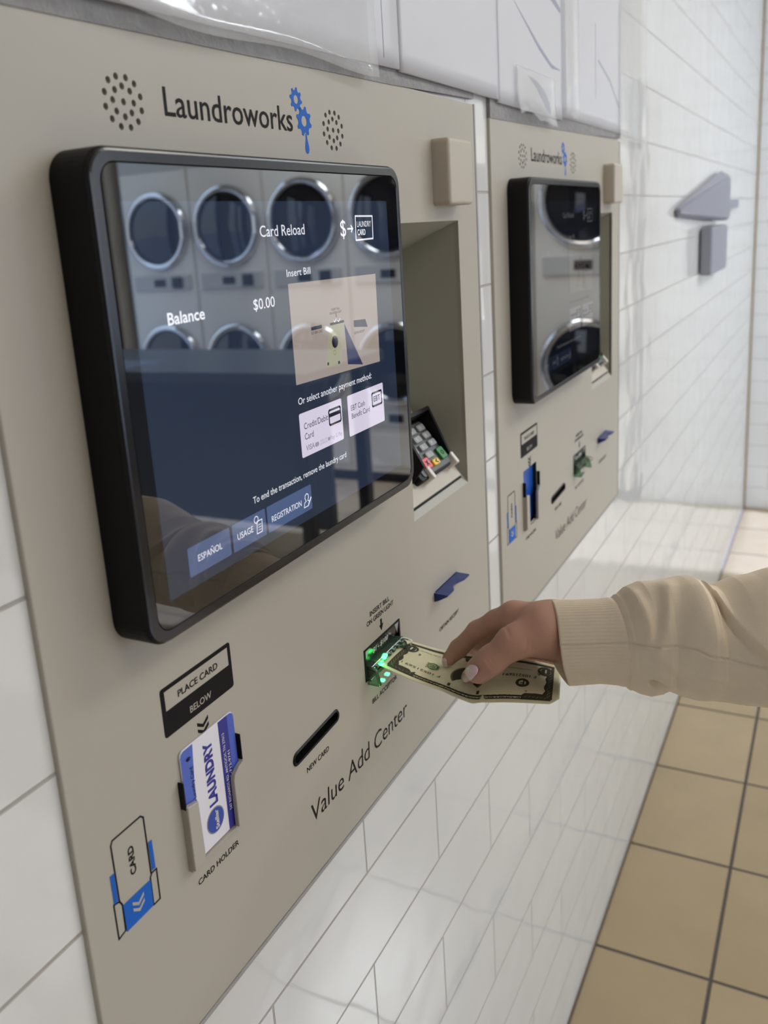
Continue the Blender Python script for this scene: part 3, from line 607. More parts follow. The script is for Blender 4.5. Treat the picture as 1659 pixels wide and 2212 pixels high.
# ------------------------------------------------------------------ one dollar bill
NS = np.array([0, .11, .24, .37, .515, .61, .72, 1.0]); NZ = np.array([-1.071, -1.086, -1.101, -1.112, -1.1265, -1.121, -1.110, -1.0885])
FS = np.array([0, .12, .26, .40, .56, .70, .85, 1.0]); FZ = np.array([-1.083, -1.090, -1.096, -1.094, -1.089, -1.083, -1.082, -1.086])
def smooth_interp(x, xs, ys):
    xs, ys = np.asarray(xs), np.asarray(ys); m = np.gradient(ys, xs)
    i = np.clip(np.searchsorted(xs, x)-1, 0, len(xs)-2); h = xs[i+1]-xs[i]; t = np.clip((x-xs[i])/h, -0.5, 1.5)
    return (2*t**3-3*t**2+1)*ys[i]+(t**3-2*t**2+t)*h*m[i]+(-2*t**3+3*t**2)*ys[i+1]+(t**3-t**2)*h*m[i+1]
BX0, BX1, BL = 1.832, 2.008, 0.436
def bill(s, t, off=0.0):
    zn, zf = smooth_interp(np.clip(s, 0, 1), NS, NZ), smooth_interp(np.clip(s, 0, 1), FS, FZ)
    tt = t*t*(3-2*t)*0.5+t*0.5
    z = zn+(zf-zn)*tt+0.0035*np.sin(9*s+1.0)*np.sin(math.pi*t)-0.004*np.exp(-((s-.545)/.035)**2)*(1-t)**3
    z = z+0.02*np.clip(.06-s-.0*t, 0, 1)*(1-t)
    return np.array([(BX0+(BX1-BX0)*t)*S, -BL*s*S*(.99+.10*(1-t)), (z+off)*S+CAMZ])
def build_bill():
    b = thing('dollar_bill', 'worn one dollar bill held upside down, entering the lit bill slot', 'banknote', tuple(bill(.5, .5))); ORG[0] = bill(.5, .5)
    ns, ntt = 90, 36; vs, fs = [], []
    for i in range(ns+1):
        for j in range(ntt+1):
            s, t = -.04+1.04*i/ns, j/ntt
            if s > .955 and t < .16*(s-.955)/.045: t = .16*(s-.955)/.045
            vs.append(bill(s, t))
    for i in range(ns):
        for j in range(ntt): fs.append((i*(ntt+1)+j, i*(ntt+1)+j+1, (i+1)*(ntt+1)+j+1, (i+1)*(ntt+1)+j))
    M_BP = mat('banknote_paper', srgb(226, 221, 186), 0.8, noise=0.08, nscale=60)
    o = mesh('bill_paper', vs, fs, M_BP, b, smooth=True)
    md = o.modifiers.new('thick', 'SOLIDIFY'); md.thickness = 0.0002; md.offset = -1
    M_BI = mat('banknote_ink', srgb(62, 60, 44), 0.8, noise=0.35, nscale=400); M_BG = mat('banknote_green', srgb(44, 124, 66), 0.8, noise=0.2, nscale=300); M_BM = mat('banknote_midtone', srgb(120, 116, 84), 0.8, noise=0.3, nscale=350)
    LV = .0009
    def BF(x, z, out): return bill(x, z, out)      # x=s, z=t
    def fine(poly, mx=.02):                          # subdivide so prints follow the sheet
        return poly
    def sheet(name, polys, m, lv=1):
        bm = bmesh.new()
        for q in polys:
            vv = [bm.verts.new((x, z, 0)) for x, z in q]; bm.faces.new(vv)
        bmesh.ops.triangulate(bm, faces=bm.faces[:])
        for _ in range(4):
            es = [e for e in bm.edges if e.calc_length() > .035]
            if not es: break
            bmesh.ops.subdivide_edges(bm, edges=es, cuts=1); bmesh.ops.triangulate(bm, faces=bm.faces[:])
        for v in bm.verts: v.co = Vector(bill(v.co.x, v.co.y, LV*lv))
        return bmesh_obj(name, bm, m, b)
    A = 2.364                                         # the sheet is this many times longer than wide
    def el(cs, ct, rs, n=26): return [(cs+rs*math.cos(2*math.pi*i/n), ct+rs*A*math.sin(2*math.pi*i/n)) for i in range(n)]
    def elr(cs, ct, r0, r1, n=30): return [[(cs+r*math.cos(a), ct+r*A*math.sin(a)) for r, a in ((r0, 2*math.pi*i/n), (r1, 2*math.pi*i/n), (r1, 2*math.pi*(i+1)/n), (r0, 2*math.pi*(i+1)/n))] for i in range(n)]
    # frame border along the edges with corner scrollwork
    A = 2.364
    fr = [rect(.045, .955, .880, .935), rect(.10, .93, .075, .10), rect(.13, .90, .125, .16), rect(.945, .962, .10, .935), rect(.045, .058, .10, .935)]
    scr = []
    def side(s0, sgn):                                # dark scroll panel with a scalloped inner edge
        e_ = [(s0, .10)]+[(s0+sgn*(.040+.012*abs(math.sin(9*q))-.012*q), .10+.56*q) for q in np.linspace(0, 1, 28)]+[(s0, .66)]
        return e_ if sgn > 0 else e_[::-1]
    scr += [side(.048, 1), side(.960, -1)]
    for s0, s1 in ((.05, .20), (.80, .955)):
        e_ = [(s0, .07)]+[(s0+(s1-s0)*q, .17+.05*abs(math.sin(11*q))-.03*abs(q-.5)) for q in np.linspace(0, 1, 24)]+[(s1, .07)]
        scr.append(e_[::-1])
    leaf = []
    def lf(cs, ct, a, l=.020, w_=.0045):
        c_, s_ = math.cos(a), math.sin(a); P_ = [(-l, 0), (-.3*l, w_), (l, 0), (-.3*l, -w_*.4)]
        leaf.append([(cs+x*c_-y*s_, ct+(x*s_+y*c_)*A) for x, y in P_])
    for q in range(7): lf(.070, .16+.07*q, 1.1+.5*(q % 2)); lf(.059, .19+.07*q, 2.0); lf(.938, .16+.07*q, 2.0-.5*(q % 2)); lf(.949, .19+.07*q, 1.1)
    for q in range(6): lf(.825+.021*q, .13, .5+.6*(q % 2), .014); lf(.075+.021*q, .13, 2.4-.6*(q % 2), .014)
    A_leaf = leaf
    sheet('bill_border', fr+scr, M_BI); sheet('bill_scroll_leaves', leaf, M_BM, 1.6)
    for cs in (.085, .915):
        sheet('bill_corner_mark', elr(cs, .76, .032, .046)+[el(cs, .76, .028)], M_BI, 1.5)
        sheet('bill_corner_numeral', [rect(cs-.005, cs+.005, .715, .805)], M_BP, 2)
    sheet('bill_seal_green', elr(.262, .50, .022, .036)+[el(.262, .50, .018)], M_BG)
    for i in range(1): pass
    sheet('bill_seal_black', elr(.795, .42, .021, .038), M_BI)
    sheet('bill_portrait_frame', [el(.475, .46, .098, 40)], M_BM); sheet('bill_portrait_oval', [el(.475, .46, .088, 40)], M_BI, 1.6)
    sheet('bill_portrait_bust', [[(.40, .30), (.42, .20), (.52, .20), (.55, .30), (.52, .36), (.50, .42), (.505, .55), (.49, .63), (.46, .63), (.445, .55), (.45, .42), (.42, .36)]], M_BP, 2.2)
    sheet('bill_ribbon', [[(.43, .80), (.52, .80), (.53, .87), (.42, .87)], rect(.385, .40, .18, .25), rect(.55, .565, .18, .25)], M_BI, 1.6)
    def btext(name, lines, m, lv=1.8):
        vs, fs = [], []
        for s0, s1, tb, cap, txt, bd in lines:
            v, f = text2d(txt, bd); w0, w1 = v[:, 0].min(), v[:, 0].max()
            mesh(name, [bill(s1-(x-w0)/(w1-w0)*(s1-s0), tb-y/_cap*cap, LV*lv) for x, y in v], f, m, b)
    btext('bill_lettering', [(.26, .74, .158, .030, 'FEDERAL RESERVE NOTE', .01), (.16, .86, .112, .034, 'THE UNITED STATES OF AMERICA', .02), (.675, .865, .60, .055, 'F 10521569 I', .01), (.10, .33, .335, .05, 'F 10521569 I', .0), (.87, .885, .68, .06, '6', 0), (.148, .162, .69, .06, '6', 0), (.815, .828, .26, .04, '6', 0),
        (.70, .84, .735, .025, 'Treasurer of the United States', 0), (.14, .36, .80, .028, 'Secretary of the Treasury', 0), (.783, .806, .46, .09, 'F', .02), (.30, .70, .905, .030, 'ONE DOLLAR ONE DOLLAR', .01)], M_BI, 2.0)
    btext('bill_word_one', [(.222, .302, .56, .13, 'ONE', .02)], mat('banknote_grey_print', srgb(150, 146, 110), .8), 1.3)
    ORG[0] = np.zeros(3); return b
text_geo('H', 0, 1, 0, 1)
build_bill()

# ------------------------------------------------------------------ stacked dryers along the end wall
M_DGLASS = mat('smoked_door_glass', srgb(14, 16, 22), 0.03, ior=1.6)
M_DPANEL = mat('dryer_panel_grey', srgb(205, 205, 203), 0.35)
M_DBLACK = mat('dryer_black', srgb(26, 26, 28), 0.4)
def build_dryer(x0, y0):
    t = thing('stacked_dryer', '', 'dryer', (x0, y0, 0.0), 'stacked steel dryers along the end wall'); ORG[0] = np.array([x0, y0, 0.0])
    W = 0.262
    bm = bmesh.new(); add_box(bm, (x0, y0-W, 0.06), (x0+.72, y0+W, 2.05))
    bmesh.ops.bevel(bm, geom=bm.edges[:], offset=.006, segments=2, affect='EDGES'); bmesh_obj('cabinet', bm, M_STEEL, t)
    wbox('plinth', (x0+.03, y0-W+.01, 0.0), (x0+.70, y0+W-.01, .06), M_DBLACK, t)
    for zc in (1.506, 0.70):
        N = 40
        def lathe(prof, m, nm, par):
            vs, fs = [], []
            for i in range(N):
                a = 2*math.pi*i/N
                for r, d in prof: vs.append((x0-d, y0+r*math.cos(a), zc+r*math.sin(a)))
            k = len(prof)
            for i in range(N):
                for j in range(k-1): fs.append((i*k+j, ((i+1) % N)*k+j, ((i+1) % N)*k+j+1, i*k+j+1))
            return mesh(nm, vs, fs, m, par, smooth=True)
        door = lathe([(.236, -.002), (.236, .018), (.228, .028), (.206, .030), (.198, .022), (.196, .012)], M_CHROME, 'door', t)
        lathe([(.197, .014), (.16, .020), (.10, .027), (.03, .031), (.001, .0315)], M_DGLASS, 'door_glass', door)
        lathe([(.199, .021), (.199, .025), (.192, .026), (.191, .018)], M_DBLACK, 'gasket', door)
        bm = bmesh.new(); add_box(bm, (x0-.055, y0+.215, zc-.05), (x0-.02, y0+.24, zc+.05)); bmesh.ops.bevel(bm, geom=bm.edges[:], offset=.006, segments=2, affect='EDGES')
        bmesh_obj('door_handle', bm, M_CHROME, door)
        cp = wbox('control_panel', (x0-.012, y0-.22, zc-.36), (x0+.002, y0+.22, zc-.265), M_DPANEL, t, .004)
        wbox('display', (x0-.0145, y0-.06, zc-.335), (x0-.012, y0+.03, zc-.29), M_DBLACK, cp)
        wbox('card_reader', (x0-.028, y0+.09, zc-.345), (x0-.012, y0+.16, zc-.28), M_DBLACK, cp, .004)
    wbox('lint_drawer', (x0-.008, y0-.20, .10), (x0+.002, y0+.20, .29), M_STEEL, t, .004)
    wbox('top_fascia', (x0-.006, y0-W+.01, 1.86), (x0+.002, y0+W-.01, 2.03), M_DPANEL, t, .003)
    ORG[0] = np.zeros(3); return t
D0 = build_dryer(4.44, -0.80)
order = ['first stacked dryer from the kiosk wall', 'second stacked dryer from the kiosk wall', 'third stacked dryer from the kiosk wall', 'fourth stacked dryer from the kiosk wall', 'fifth stacked dryer from the kiosk wall', 'last stacked dryer, farthest from the kiosk wall']
for i in range(6):
    d = D0 if i == 0 else copy_tree(D0)
    d.location = (4.44, -0.80-0.53*i, 0); d['label'] = 'steel round-door '+order[i]

# ------------------------------------------------------------------ paper notices in clear sleeves above the kiosks
M_FILM = mat('clear_film', srgb(245, 247, 250), 0.08, trans=0.0, alpha=0.26, coat=1.0, bump=1.0, bscale=22)
M_GREYP = mat('notice_grey_print', srgb(150, 154, 172), 0.5); M_DKP = mat('notice_dark_print', srgb(70, 72, 84), 0.5)
def notice(name, lab, X0, X1, Z0, Z1, out, m, wave=0.0, cat='notice', thick=.010, curl=0.0, zb=None):
    c = P((X0+X1)/2, Z0, out); ORG[0] = c
    t = thing(name, lab, cat, tuple(c), 'notices taped above the kiosks')
    n, k = 30, 16; vs, fs = [], []
    for i in range(n+1):
        u = i/n; zb0 = Z0+(wave*(.5*math.sin(5.2*u+.6)+.5*math.sin(11*u)) if wave else 0)
        if zb: zb0 += zb*(u-.5)
        for j in range(k+1):
            v = j/k; o = out+curl*(1-v)**3*(.6+.4*math.sin(6*u))
            vs.append(P(X0+(X1-X0)*u, zb0+(Z1-zb0)*v, o))
    for i in range(n):
        for j in range(k): fs.append((i*(k+1)+j, (i+1)*(k+1)+j, (i+1)*(k+1)+j+1, i*(k+1)+j+1))
    o = mesh('sheet', vs, fs, m, t, smooth=True)
    md = o.modifiers.new('thick', 'SOLIDIFY'); md.thickness = thick*S; md.offset = -1
    return t
def done(): ORG[0] = np.zeros(3)
ZT = 1.15
t = notice('paper_notice', 'white notice with dark printed blocks, highest left above the near kiosk', 0.55, 2.135, .366, ZT, .012, M_PAPER, zb=.034)
flat('print', [rect(1.66, 1.82, .545, .62), rect(1.30, 1.50, .56, .62)], .012+EPS, M_DKP, t)
flat('crease', stroke([(1.83, .49), (1.83, .60)], .004), .012+EPS, M_GREYP, t); flat('crease', stroke([(2.05, .40), (2.05, .65)], .002), .012+EPS, M_GREYP, t); done()
t = notice('paper_notice', 'plain white notice between two dark vertical seams above the gap', 2.138, 2.858, .379, ZT, .013, M_PAPER); done()
t = notice('paper_notice', 'white notice with slanted grey leaf strokes over the farther kiosk', 2.862, 3.592, .371, ZT, .012, M_PAPER)
flat('leaf_stroke', [[(3.02, .70), (3.30, .585), (3.46, .54), (3.58, .545), (3.45, .555), (3.30, .60)], [(3.30, .86), (3.45, .77), (3.58, .745), (3.58, .76), (3.45, .80)]], .012+EPS, M_GREYP, t)
flat('leaf_mark', [[(3.16, .485), (3.26, .455), (3.38, .395), (3.44, .376), (3.42, .42), (3.36, .455), (3.26, .478)]], .012+EPS, mat('leaf_blue', srgb(120, 126, 156), .5), t); done()
t = notice('paper_notice', 'narrow white notice at the right end, past the leaf strokes', 3.60, 4.66, .385, ZT, .006, M_PAPER)

for c_ in (stroke([(3.86, .45), (3.86, .9)], .004), stroke([(4.15, .5), (4.15, .8)], .003), stroke([(4.2, .66), (4.42, .60), (4.62, .50)], .008)): flat('crease', c_, .006+EPS, M_GREYP, t)
done()
t = notice('plastic_sleeve', 'wrinkled clear plastic sleeve hanging over the near kiosk top edge', .75, 1.985, .352, .80, .022, M_FILM, wave=.022, cat='plastic sleeve', thick=.003, curl=.016, zb=.02); done()
t = notice('plastic_sleeve', 'torn clear plastic scrap sagging onto the farther kiosk top edge', 3.02, 3.46, .345, .50, .022, M_FILM, wave=.014, cat='plastic sleeve', thick=.002, curl=.022); done()
t = notice('plastic_sleeve', 'tall narrow clear sleeve with bright edges right of the leaf notice', 3.60, 3.80, .385, ZT, .024, M_FILM, cat='plastic sleeve', thick=.002, curl=.008); done()
t = notice('plastic_sleeve', 'wide clear sleeve over the tiles beyond the farther kiosk', 4.60, 5.25, .36, ZT, .012, M_FILM, cat='plastic sleeve', thick=.002, curl=.01); done()

# grey bracket with a hood on the far stretch of tile
def build_bracket():
    c = P(8.0, -.05, 0); ORG[0] = c
    t = thing('wall_bracket', 'small grey hooded bracket on the far white tiles beyond the kiosks', 'bracket', tuple(c))
    M_BR = mat('bracket_grey', srgb(138, 140, 152), 0.45)
    bm = bmesh.new(); add_hull(bm, [P(6.35, -.03, 0), P(8.6, -.10, 0), P(8.6, -.10, .10), P(6.35, -.03, .03), P(6.35, .03, 0), P(8.6, .33, 0), P(8.6, .27, .10), P(6.35, .03, .03)])
    bmesh.ops.bevel(bm, geom=bm.edges[:], offset=.006, segments=2, affect='EDGES'); bmesh_obj('hood', bm, M_BR, t)
    pbox('housing', 7.55, 8.55, -.50, -.13, 0, .09, M_BR, t, bevel=.02)
    bm = bmesh.new(); add_hull(bm, [P(8.6, -.02, 0), P(9.9, 0, 0), P(9.9, 0, .04), P(8.6, -.02, .05), P(8.6, .08, 0), P(9.9, .08, 0), P(9.9, .08, .04), P(8.6, .08, .05)]); bmesh_obj('arm', bm, M_BR, t)
    done(); return t
build_bracket()

# ------------------------------------------------------------------ the hand, the sleeve
def hit_bill(px, py):
    best = None
    d = (Q(px, py, 2.0)-Q(px, py, 1.0))
    for s in np.linspace(0, 1, 60):
        for t_ in np.linspace(0, 1, 40):
            q = bill(s, t_)-CAM; dep = q@fwd/S
            x = PPX+FPX*(q@rgt)/(q@fwd); y = PPY-FPX*(q@upv)/(q@fwd)
            e = (x-px)**2+(y-py)**2
            if best is None or e < best[0]: best = (e, dep)
    return best[1]
def U2(r): return r*S
DI, DT = hit_bill(968, 1432), hit_bill(1015, 1462)
# joints: (px, py, depth, radius) in units; a limb is a chain of round cones
R_ = lambda px, d: px*d/FPX                        # pixel radius at depth d -> units
def chain(*j): return [(Q(x, y, d), R_(r, d)*S) for x, y, d, r in j]
INDEX = chain((1112, 1333, 2.205, 35), (1072, 1343, 2.235, 25), (1031, 1363, 2.270, 21.5), (991, 1401, 2.300, 19), (971, 1422, DI-.028, 15.5))
THUMB = chain((1172, 1364, 2.120, 50), (1108, 1388, 2.112, 32), (1060, 1427, 2.130, 27), (1034, 1448, 2.155, 22.5), (1017, 1459, DT-.030, 17.5))
MIDDLE = chain((1105, 1335, 2.275, 33), (1075, 1358, 2.300, 21), (1036, 1391, 2.365, 17), (1010, 1424, 2.418, 15), (1003, 1438, 2.422, 12))
RING = chain((1112, 1345, 2.330, 32), (1088, 1392, 2.355, 19), (1112, 1417, 2.350, 16), (1152, 1425, 2.330, 14))
PINKY = chain((1128, 1355, 2.365, 29), (1115, 1400, 2.360, 17), (1150, 1418, 2.340, 15), (1195, 1424, 2.310, 13))
PALM = [chain((1112, 1334, 2.21, 35), (1200, 1354, 2.140, 48)), chain((1108, 1338, 2.28, 33), (1200, 1356, 2.160, 47)), chain((1116, 1348, 2.335, 32), (1200, 1358, 2.180, 46)), chain((1130, 1356, 2.365, 29), (1200, 1362, 2.195, 44)),
        chain((1116, 1356, 2.180, 26), (1180, 1358, 2.15, 48)),
        chain((1172, 1388, 2.185, 27), (1250, 1394, 2.10, 34)), chain((1150, 1398, 2.27, 24), (1235, 1404, 2.15, 32)),
        chain((1168, 1372, 2.13, 42), (1215, 1358, 2.14, 47)), chain((1190, 1356, 2.15, 50), (1330, 1366, 2.08, 52))]
ALLPTS = [q for c in (INDEX, THUMB, MIDDLE, RING, PINKY, *PALM) for q in c]
def cone_sdf(p, a, b, r1, r2):
    ba = b-a; l2 = ba@ba; rr = r1-r2; a2 = l2-rr*rr; il2 = 1/l2
    pa = p-a; y = pa@ba; z = y-l2
    xv = pa*l2-y[:, None]*ba; x2 = (xv*xv).sum(1); y2 = y*y*l2; z2 = z*z*l2
    k = np.sign(rr)*rr*rr*x2
    d = (np.sqrt(x2*a2*il2)+y*rr)*il2-r1
    m1 = np.sign(z)*a2*z2 > k; d1 = np.sqrt(x2+z2)*il2-r2
    m2 = np.sign(y)*a2*y2 < k; d2 = np.sqrt(x2+y2)*il2-r1
    return np.where(m1, d1, np.where(m2, d2, d))
def smin(a, b, k):
    h = np.clip(.5+.5*(b-a)/k, 0, 1); return b+(a-b)*h-k*h*(1-h)
def chain_sdf(p, c, k=.004):
    d = None
    for (a, ra), (b, rb) in zip(c[:-1], c[1:]):
        e = cone_sdf(p, a, b, ra, rb); d = e if d is None else smin(d, e, k)
    return d
WEB = [Q(1098, 1372, 2.165)]
def hand_sdf(p):
    d = chain_sdf(p, PALM[0])
    for c in PALM[1:]: d = smin(d, chain_sdf(p, c), .010)
    fing = chain_sdf(p, INDEX)
    for c in (MIDDLE, RING, PINKY): fing = smin(fing, chain_sdf(p, c), .0012)
    d = smin(d, fing, .004)
    d = smin(d, chain_sdf(p, THUMB, .010), .008)
    # skin folds: creases at the knuckle and at the thumb's base
    for (x0, y0, x1, y1, dep, wd) in CREASE:
        a, b = Q(x0, y0, dep), Q(x1, y1, dep)
        ax = (b-a)/np.linalg.norm(b-a); v = p-a; tt = np.clip(v@ax/np.linalg.norm(b-a), 0, 1)
        q = v-np.outer(tt*np.linalg.norm(b-a), ax); q = q-np.outer(q@fwd, fwd)
        r2 = (q*q).sum(1); d = d+wd*np.exp(-r2/(.0011**2))*np.sin(np.pi*np.clip(tt, .02, .98))
    return d
CREASE = [(1136, 1374, 1128, 1402, 2.1, .0009), (1147, 1376, 1141, 1404, 2.1, .0007), (1075, 1330, 1079, 1355, 2.23, .0008),
          (1036, 1352, 1043, 1372, 2.26, .0006), (1040, 1414, 1066, 1444, 2.11, .0006), (1046, 1408, 1072, 1438, 2.11, .0005)]
def surface_nets(f, lo, hi, h):
    n = np.ceil((hi-lo)/h).astype(int)+1
    gx, gy, gz = [lo[i]+h*np.arange(n[i]) for i in range(3)]
    val = np.empty(n)
    for i in range(n[0]):
        yy, zz = np.meshgrid(gy, gz, indexing='ij'); p = np.stack([np.full(yy.size, gx[i]), yy.ravel(), zz.ravel()], 1)
        val[i] = f(p).reshape(n[1], n[2])
    s = val < 0
    c = [s[a:n[0]-1+a, b:n[1]-1+b, e:n[2]-1+e] for a in (0, 1) for b in (0, 1) for e in (0, 1)]
    cnt = sum(x.astype(int) for x in c); act = (cnt > 0) & (cnt < 8)
    idx = -np.ones(act.shape, int); ids = np.argwhere(act); idx[act] = np.arange(len(ids))
    pos = np.zeros((len(ids), 3)); num = np.zeros(len(ids))
    corners = [(a, b, e) for a in (0, 1) for b in (0, 1) for e in (0, 1)]
    for i in range(8):
        for j in range(i+1, 8):
            A, B = np.array(corners[i]), np.array(corners[j])
            if abs(A-B).sum() != 1: continue
            va = val[tuple((ids+A).T)]; vb = val[tuple((ids+B).T)]
            m = (va < 0) != (vb < 0); t = va[m]/(va[m]-vb[m])
            pos[m] += ids[m]+A+np.outer(t, B-A); num[m] += 1
    pos = lo+h*pos/num[:, None]
    faces = []
    for ax in range(3):
        o1, o2 = [(1, 2), (2, 0), (0, 1)][ax]
        sl = [slice(1, -1)]*3; sl[ax] = slice(0, -1)
        sh = [slice(1, -1)]*3; sh[ax] = slice(1, None)
        a, b = s[tuple(sl)], s[tuple(sh)]
        for flip in (False, True):
            w_ = np.argwhere(a & ~b if not flip else ~a & b)
            if not len(w_): continue
            off = np.ones(3, int); off[ax] = 0; g = w_+off
            e1 = np.zeros(3, int); e1[o1] = 1; e2_ = np.zeros(3, int); e2_[o2] = 1
            q = np.stack([idx[tuple(k.T)] for k in (g-e1-e2_, g-e2_, g, g-e1)], 1)
            if flip: q = q[:, ::-1]
            faces += [tuple(x) for x in q if (x >= 0).all()]
    return pos, faces
PTS = np.array([q[0] for q in ALLPTS]); lo, hi = PTS.min(0)-.03, PTS.max(0)+.03
hv, hf = surface_nets(hand_sdf, lo, hi, .0013)
M_SKIN = mat('skin', srgb(184, 141, 122), 0.5, noise=0.10, nscale=55, bump=0.12, bscale=900, sss=0.06)
ORG[0] = Q(1195, 1360, 2.18)
person = thing('person', 'arm in an oatmeal sweatshirt sleeve pushing a banknote into the slot', 'person', tuple(ORG[0]))
hand = mesh('hand', hv, hf, M_SKIN, person, smooth=True)
# nails
M_NAIL = mat('nail_polish', srgb(226, 196, 206), 0.18, coat=0.6)
def nail(name, cx, cy, ang, la, wb, dguess, lift=.0006, lenx=0.0, ext=.35):
    ca, sa = math.cos(ang), math.sin(ang); n, k = 14, 10; dirs = []; vs = []; dep = {}
    for i in range(n+1):
        for j in range(k+1):
            u = -1+2*i/n; v = -1+2*j/k
            wv = wb*math.sqrt(max(0.02, 1-(max(0, u-.1)/.92)**2.0)) if u > .1 else wb*math.sqrt(max(.02, 1-(max(0, -u-.35)/.66)**2))
            x = cx+la*u*ca-wv*v*sa; y = cy+la*u*sa+wv*v*ca
            o = Q(x, y, 0); d_ = (Q(x, y, 1)-o); L_ = np.linalg.norm(d_); tt = dguess-.12; ok = False
            for _ in range(60):
                e_ = hand_sdf((o+d_*tt)[None])[0]
                if abs(e_) < 1e-5: ok = True; break
                tt += e_/L_
                if tt > dguess+.15: break
            dep[i, j] = (u, v, tt if ok else None, o, d_)
    G = [(u, v, z) for u, v, z, _, _ in dep.values() if z is not None and u < 1-ext and abs(v) < .9]
    A_ = np.array([[1, u, v, u*u, v*v] for u, v, z in G]); c_ = np.linalg.lstsq(A_, np.array([z for *_, z in G]), rcond=None)[0]
    fs = []
    for i in range(n+1):
        for j in range(k+1):
            u, v, z, o, d_ = dep[i, j]; zz = c_@np.array([1, u, v, min(u, .6)**2, v*v]); zz = min(zz, z) if z is not None else zz
            vs.append(o+d_*zz-d_/np.linalg.norm(d_)*lift)
    for i in range(n):
        for j in range(k): fs.append((i*(k+1)+j, i*(k+1)+j+1, (i+1)*(k+1)+j+1, (i+1)*(k+1)+j))
    o_ = mesh(name, vs, fs, M_NAIL, hand, smooth=True)
    md = o_.modifiers.new('thick', 'SOLIDIFY'); md.thickness = .0009; md.offset = 0
    return o_
nail('nail', 1014, 1455, math.radians(131), 22, 12.5, 2.2)['label'] = 'pale pink thumb nail'
nail('nail', 960.5, 1431.5, math.radians(75), 9.5, 4.5, DI, ext=.2)

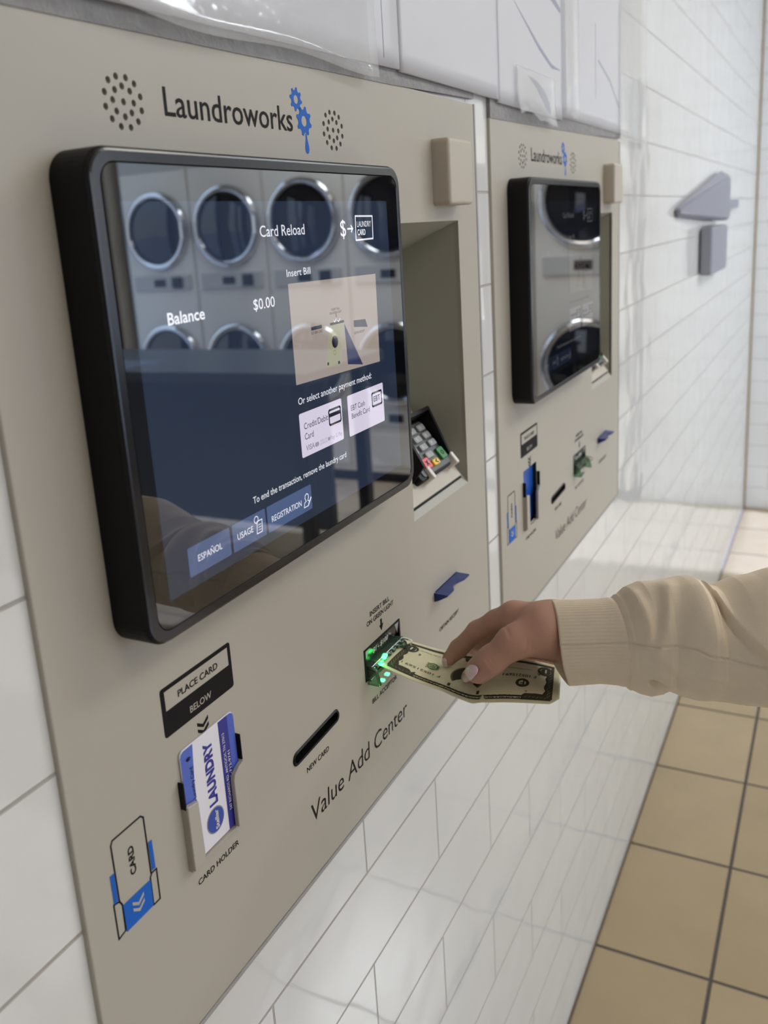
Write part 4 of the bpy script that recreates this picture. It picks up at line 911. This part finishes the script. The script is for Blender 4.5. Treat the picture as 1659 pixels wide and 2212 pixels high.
# sleeve: rings of a tube whose outline follows the cloth
TOPX = [1193, 1250, 1295, 1330, 1353, 1382, 1420, 1469, 1492, 1512, 1520, 1541, 1584, 1627, 1659, 1720]
TOPY = [1297, 1296, 1294, 1289, 1268, 1256, 1254, 1244, 1243, 1254, 1266, 1265, 1247, 1239, 1229, 1214]
BOTX = [1228, 1262, 1295, 1330, 1353, 1376, 1399, 1422, 1437, 1463, 1497, 1555, 1610, 1659, 1720]
BOTY = [1480, 1477, 1475, 1478, 1484, 1495, 1501, 1498, 1489, 1500, 1509, 1514, 1520, 1527, 1536]
NU, NV = 330, 256
def sleeve_mesh():
    vs, fs = [], []
    def g(x, y, cx, cy, sx_, sy_, rot=0.0):
        c, s_ = math.cos(rot), math.sin(rot); u = ((x-cx)*c+(y-cy)*s_)/sx_; v = (-(x-cx)*s_+(y-cy)*c)/sy_
        return np.exp(-u*u-v*v)
    FOLD = [(1510, 1258), (1519, 1282), (1531, 1312), (1550, 1343), (1578, 1374), (1610, 1402), (1640, 1420), (1670, 1440), (1720, 1475)]
    SEAM = [(1195, 1378), (1240, 1377), (1340, 1371), (1385, 1377), (1425, 1373), (1460, 1378), (1490, 1394), (1530, 1399), (1580, 1412), (1640, 1424), (1720, 1440)]
    fx, fy = np.array(FOLD, float).T; smx, smy = np.array(SEAM, float).T
    for i in range(NU+1):
        u = i/NU
        xt = 1193+u*(1720-1193); xb = 1228+u*(1720-1228)
        yt = np.interp(xt, TOPX, TOPY); yb = np.interp(xb, BOTX, BOTY)
        d = 2.135-0.27*u
        T_, B_ = Q(xt, yt, d), Q(xb, yb, d); c = (T_+B_)/2; hv_ = (T_-B_)/2; R = np.linalg.norm(hv_)
        xc, yc = (xt+xb)/2, (yt+yb)/2
        for j in range(NV):
            a = 2*math.pi*j/NV; ct, st = math.cos(a), math.sin(a); wq = (1-ct)/2
            sh = (xb-xt)*(wq**3.4-wq)*max(0, 1-u/.25)
            pos = c+hv_*ct+fwd*(-st)*R*(0.84+.14*u)+(Q(xc+sh, yc, d)-Q(xc, yc, d))
            x = xc+(xt-xb)/2*ct+sh; y = yc+(yt-yb)/2*ct
            dl = 0.0; fr = max(0.0, st)
            if xc < 1338:                                             # ribbed cuff
                dl += .00020*math.sin(72*a)*min(1, u/.02)
                dl -= .0012*math.exp(-((xc-1338)/6)**2)
            dl += .0012*math.exp(-((xc-1344)/3.5)**2)
            if fr > 0 and xc > 1335:
                w_ = min(1, (xc-1335)/20)*min(1, fr*2.2)
                xf = np.interp(y, fy, fx) if y < 1475 else 9999
                yf = np.interp(x, fx, fy)
                sd = (y-yf)*0.75 if x > 1510 else (x-xf)*-0.9        # >0 below/left of the fold
                sg = 1/(1+math.exp(max(-40, min(40, sd/2.6))))
                dl += w_*(.0055*sg*math.exp(-abs(sd)/38)-(1-sg)*(.0045*math.exp(-(sd/10)**2)+.002*math.exp(-abs(sd)/30)))*min(1, max(0, x-1480)/40)
                dl += w_*(.0050*g(x, y, 1362, 1315, 17, 60, -.25)-.0050*g(x, y, 1388, 1335, 11, 46, .25)+.0055*g(x, y, 1412, 1300, 18, 60, .35)+.0045*g(x, y, 1470, 1300, 45, 55, .2))
                dl += w_*(-.0135*g(x, y, 1398, 1466, 17, 8, .5)+.0045*g(x, y, 1440, 1462, 26, 18, .5)-.002*g(x, y, 1425, 1440, 50, 12, .5))
                dl += w_*(.002*g(x, y, 1480, 1440, 60, 16, .2)-.0022*g(x, y, 1560, 1470, 70, 14, .12)+.002*g(x, y, 1500, 1345, 30, 22, .5))
                dl += w_*.0007*math.sin(x*.055+y*.03)
            if fr > 0:
                ys = np.interp(x, smx, smy); dl -= .0017*math.exp(-((y-ys)/1.5)**2); dl += .0007*math.exp(-((y-ys-4)/2.5)**2)
            nrm = (hv_/R*ct-fwd*st); pos = pos+nrm*dl
            vs.append(pos)
    # continue past the frame: forearm, elbow, upper arm
    E0 = (np.array(vs[-NV:])).mean(0)
    spine = [E0+np.array([.01, -.10, .0]), E0+np.array([.03, -.20, .0]), E0+np.array([.06, -.27, .04]), E0+np.array([.08, -.31, .12]), E0+np.array([.09, -.33, .22]), E0+np.array([.09, -.34, .32])]
    rad = [.056, .058, .064, .068, .072, .078]; prev = E0
    for k_, (q, r) in enumerate(zip(spine, rad)):
        nx = spine[min(k_+1, len(spine)-1)]-prev; nx /= np.linalg.norm(nx)
        e_up = hv_-nx*(hv_@nx); e_up /= np.linalg.norm(e_up); e_f = np.cross(nx, e_up); 
        if e_f@fwd < 0: e_f = -e_f
        for j in range(NV):
            a = 2*math.pi*j/NV; vs.append(q+e_up*math.cos(a)*r-e_f*math.sin(a)*r)
        prev = q
    n = NU+len(spine)
    for i in range(n):
        for j in range(NV): fs.append((i*NV+j, i*NV+(j+1) % NV, (i+1)*NV+(j+1) % NV, (i+1)*NV+j))
    # cuff turned in
    b0 = len(vs)
    for k_ in range(1, 5):
        for j in range(NV):
            q0 = np.array(vs[j]); c0 = np.mean(vs[:NV], 0); ax = np.mean(vs[NV*20:NV*21], 0)-c0; ax /= np.linalg.norm(ax)
            vs.append(c0+(q0-c0)*(1-[.03, .07, .09, .10][k_-1])+ax*[-.0012, 0.0, .004, .02][k_-1])
    prevb = 0
    for k_ in range(4):
        nb = b0+k_*NV
        for j in range(NV): fs.append((prevb+(j+1) % NV, prevb+j, nb+j, nb+(j+1) % NV))
        prevb = nb
    fs.append(tuple(n*NV+j for j in range(NV)))
    return vs, fs
sv, sf = sleeve_mesh()
M_KNIT = mat('oatmeal_fleece', srgb(234, 219, 195), 0.92, noise=0.07, nscale=70, bump=0.2, bscale=1300)
mesh('sweatshirt_sleeve', sv, sf, M_KNIT, person, smooth=True)
ORG[0] = np.zeros(3)

# ------------------------------------------------------------------ folding table standing in front of the dryers
def build_table():
    ORG[0] = np.array([3.0, -2.55, 0.0])
    t = thing('folding_table', 'dark laundry folding table standing in front of the stacked dryers', 'table', (3.0, -2.55, 0.0))
    M_TT = mat('table_laminate', srgb(74, 82, 92), 0.35); M_TL = mat('table_leg_grey', srgb(60, 62, 66), 0.4)
    wbox('tabletop', (2.66, -3.45, .90), (3.28, -1.35, .945), M_TT, t, .006)
    wbox('modesty_panel', (2.95, -3.35, .25), (2.98, -1.45, .90), M_TT, t)
    for x in (2.72, 3.18):
        for y in (-3.38, -1.46): wbox('leg', (x, y, 0.0), (x+.05, y+.05, .90), M_TL, t, .004)
    ORG[0] = np.zeros(3)
build_table()
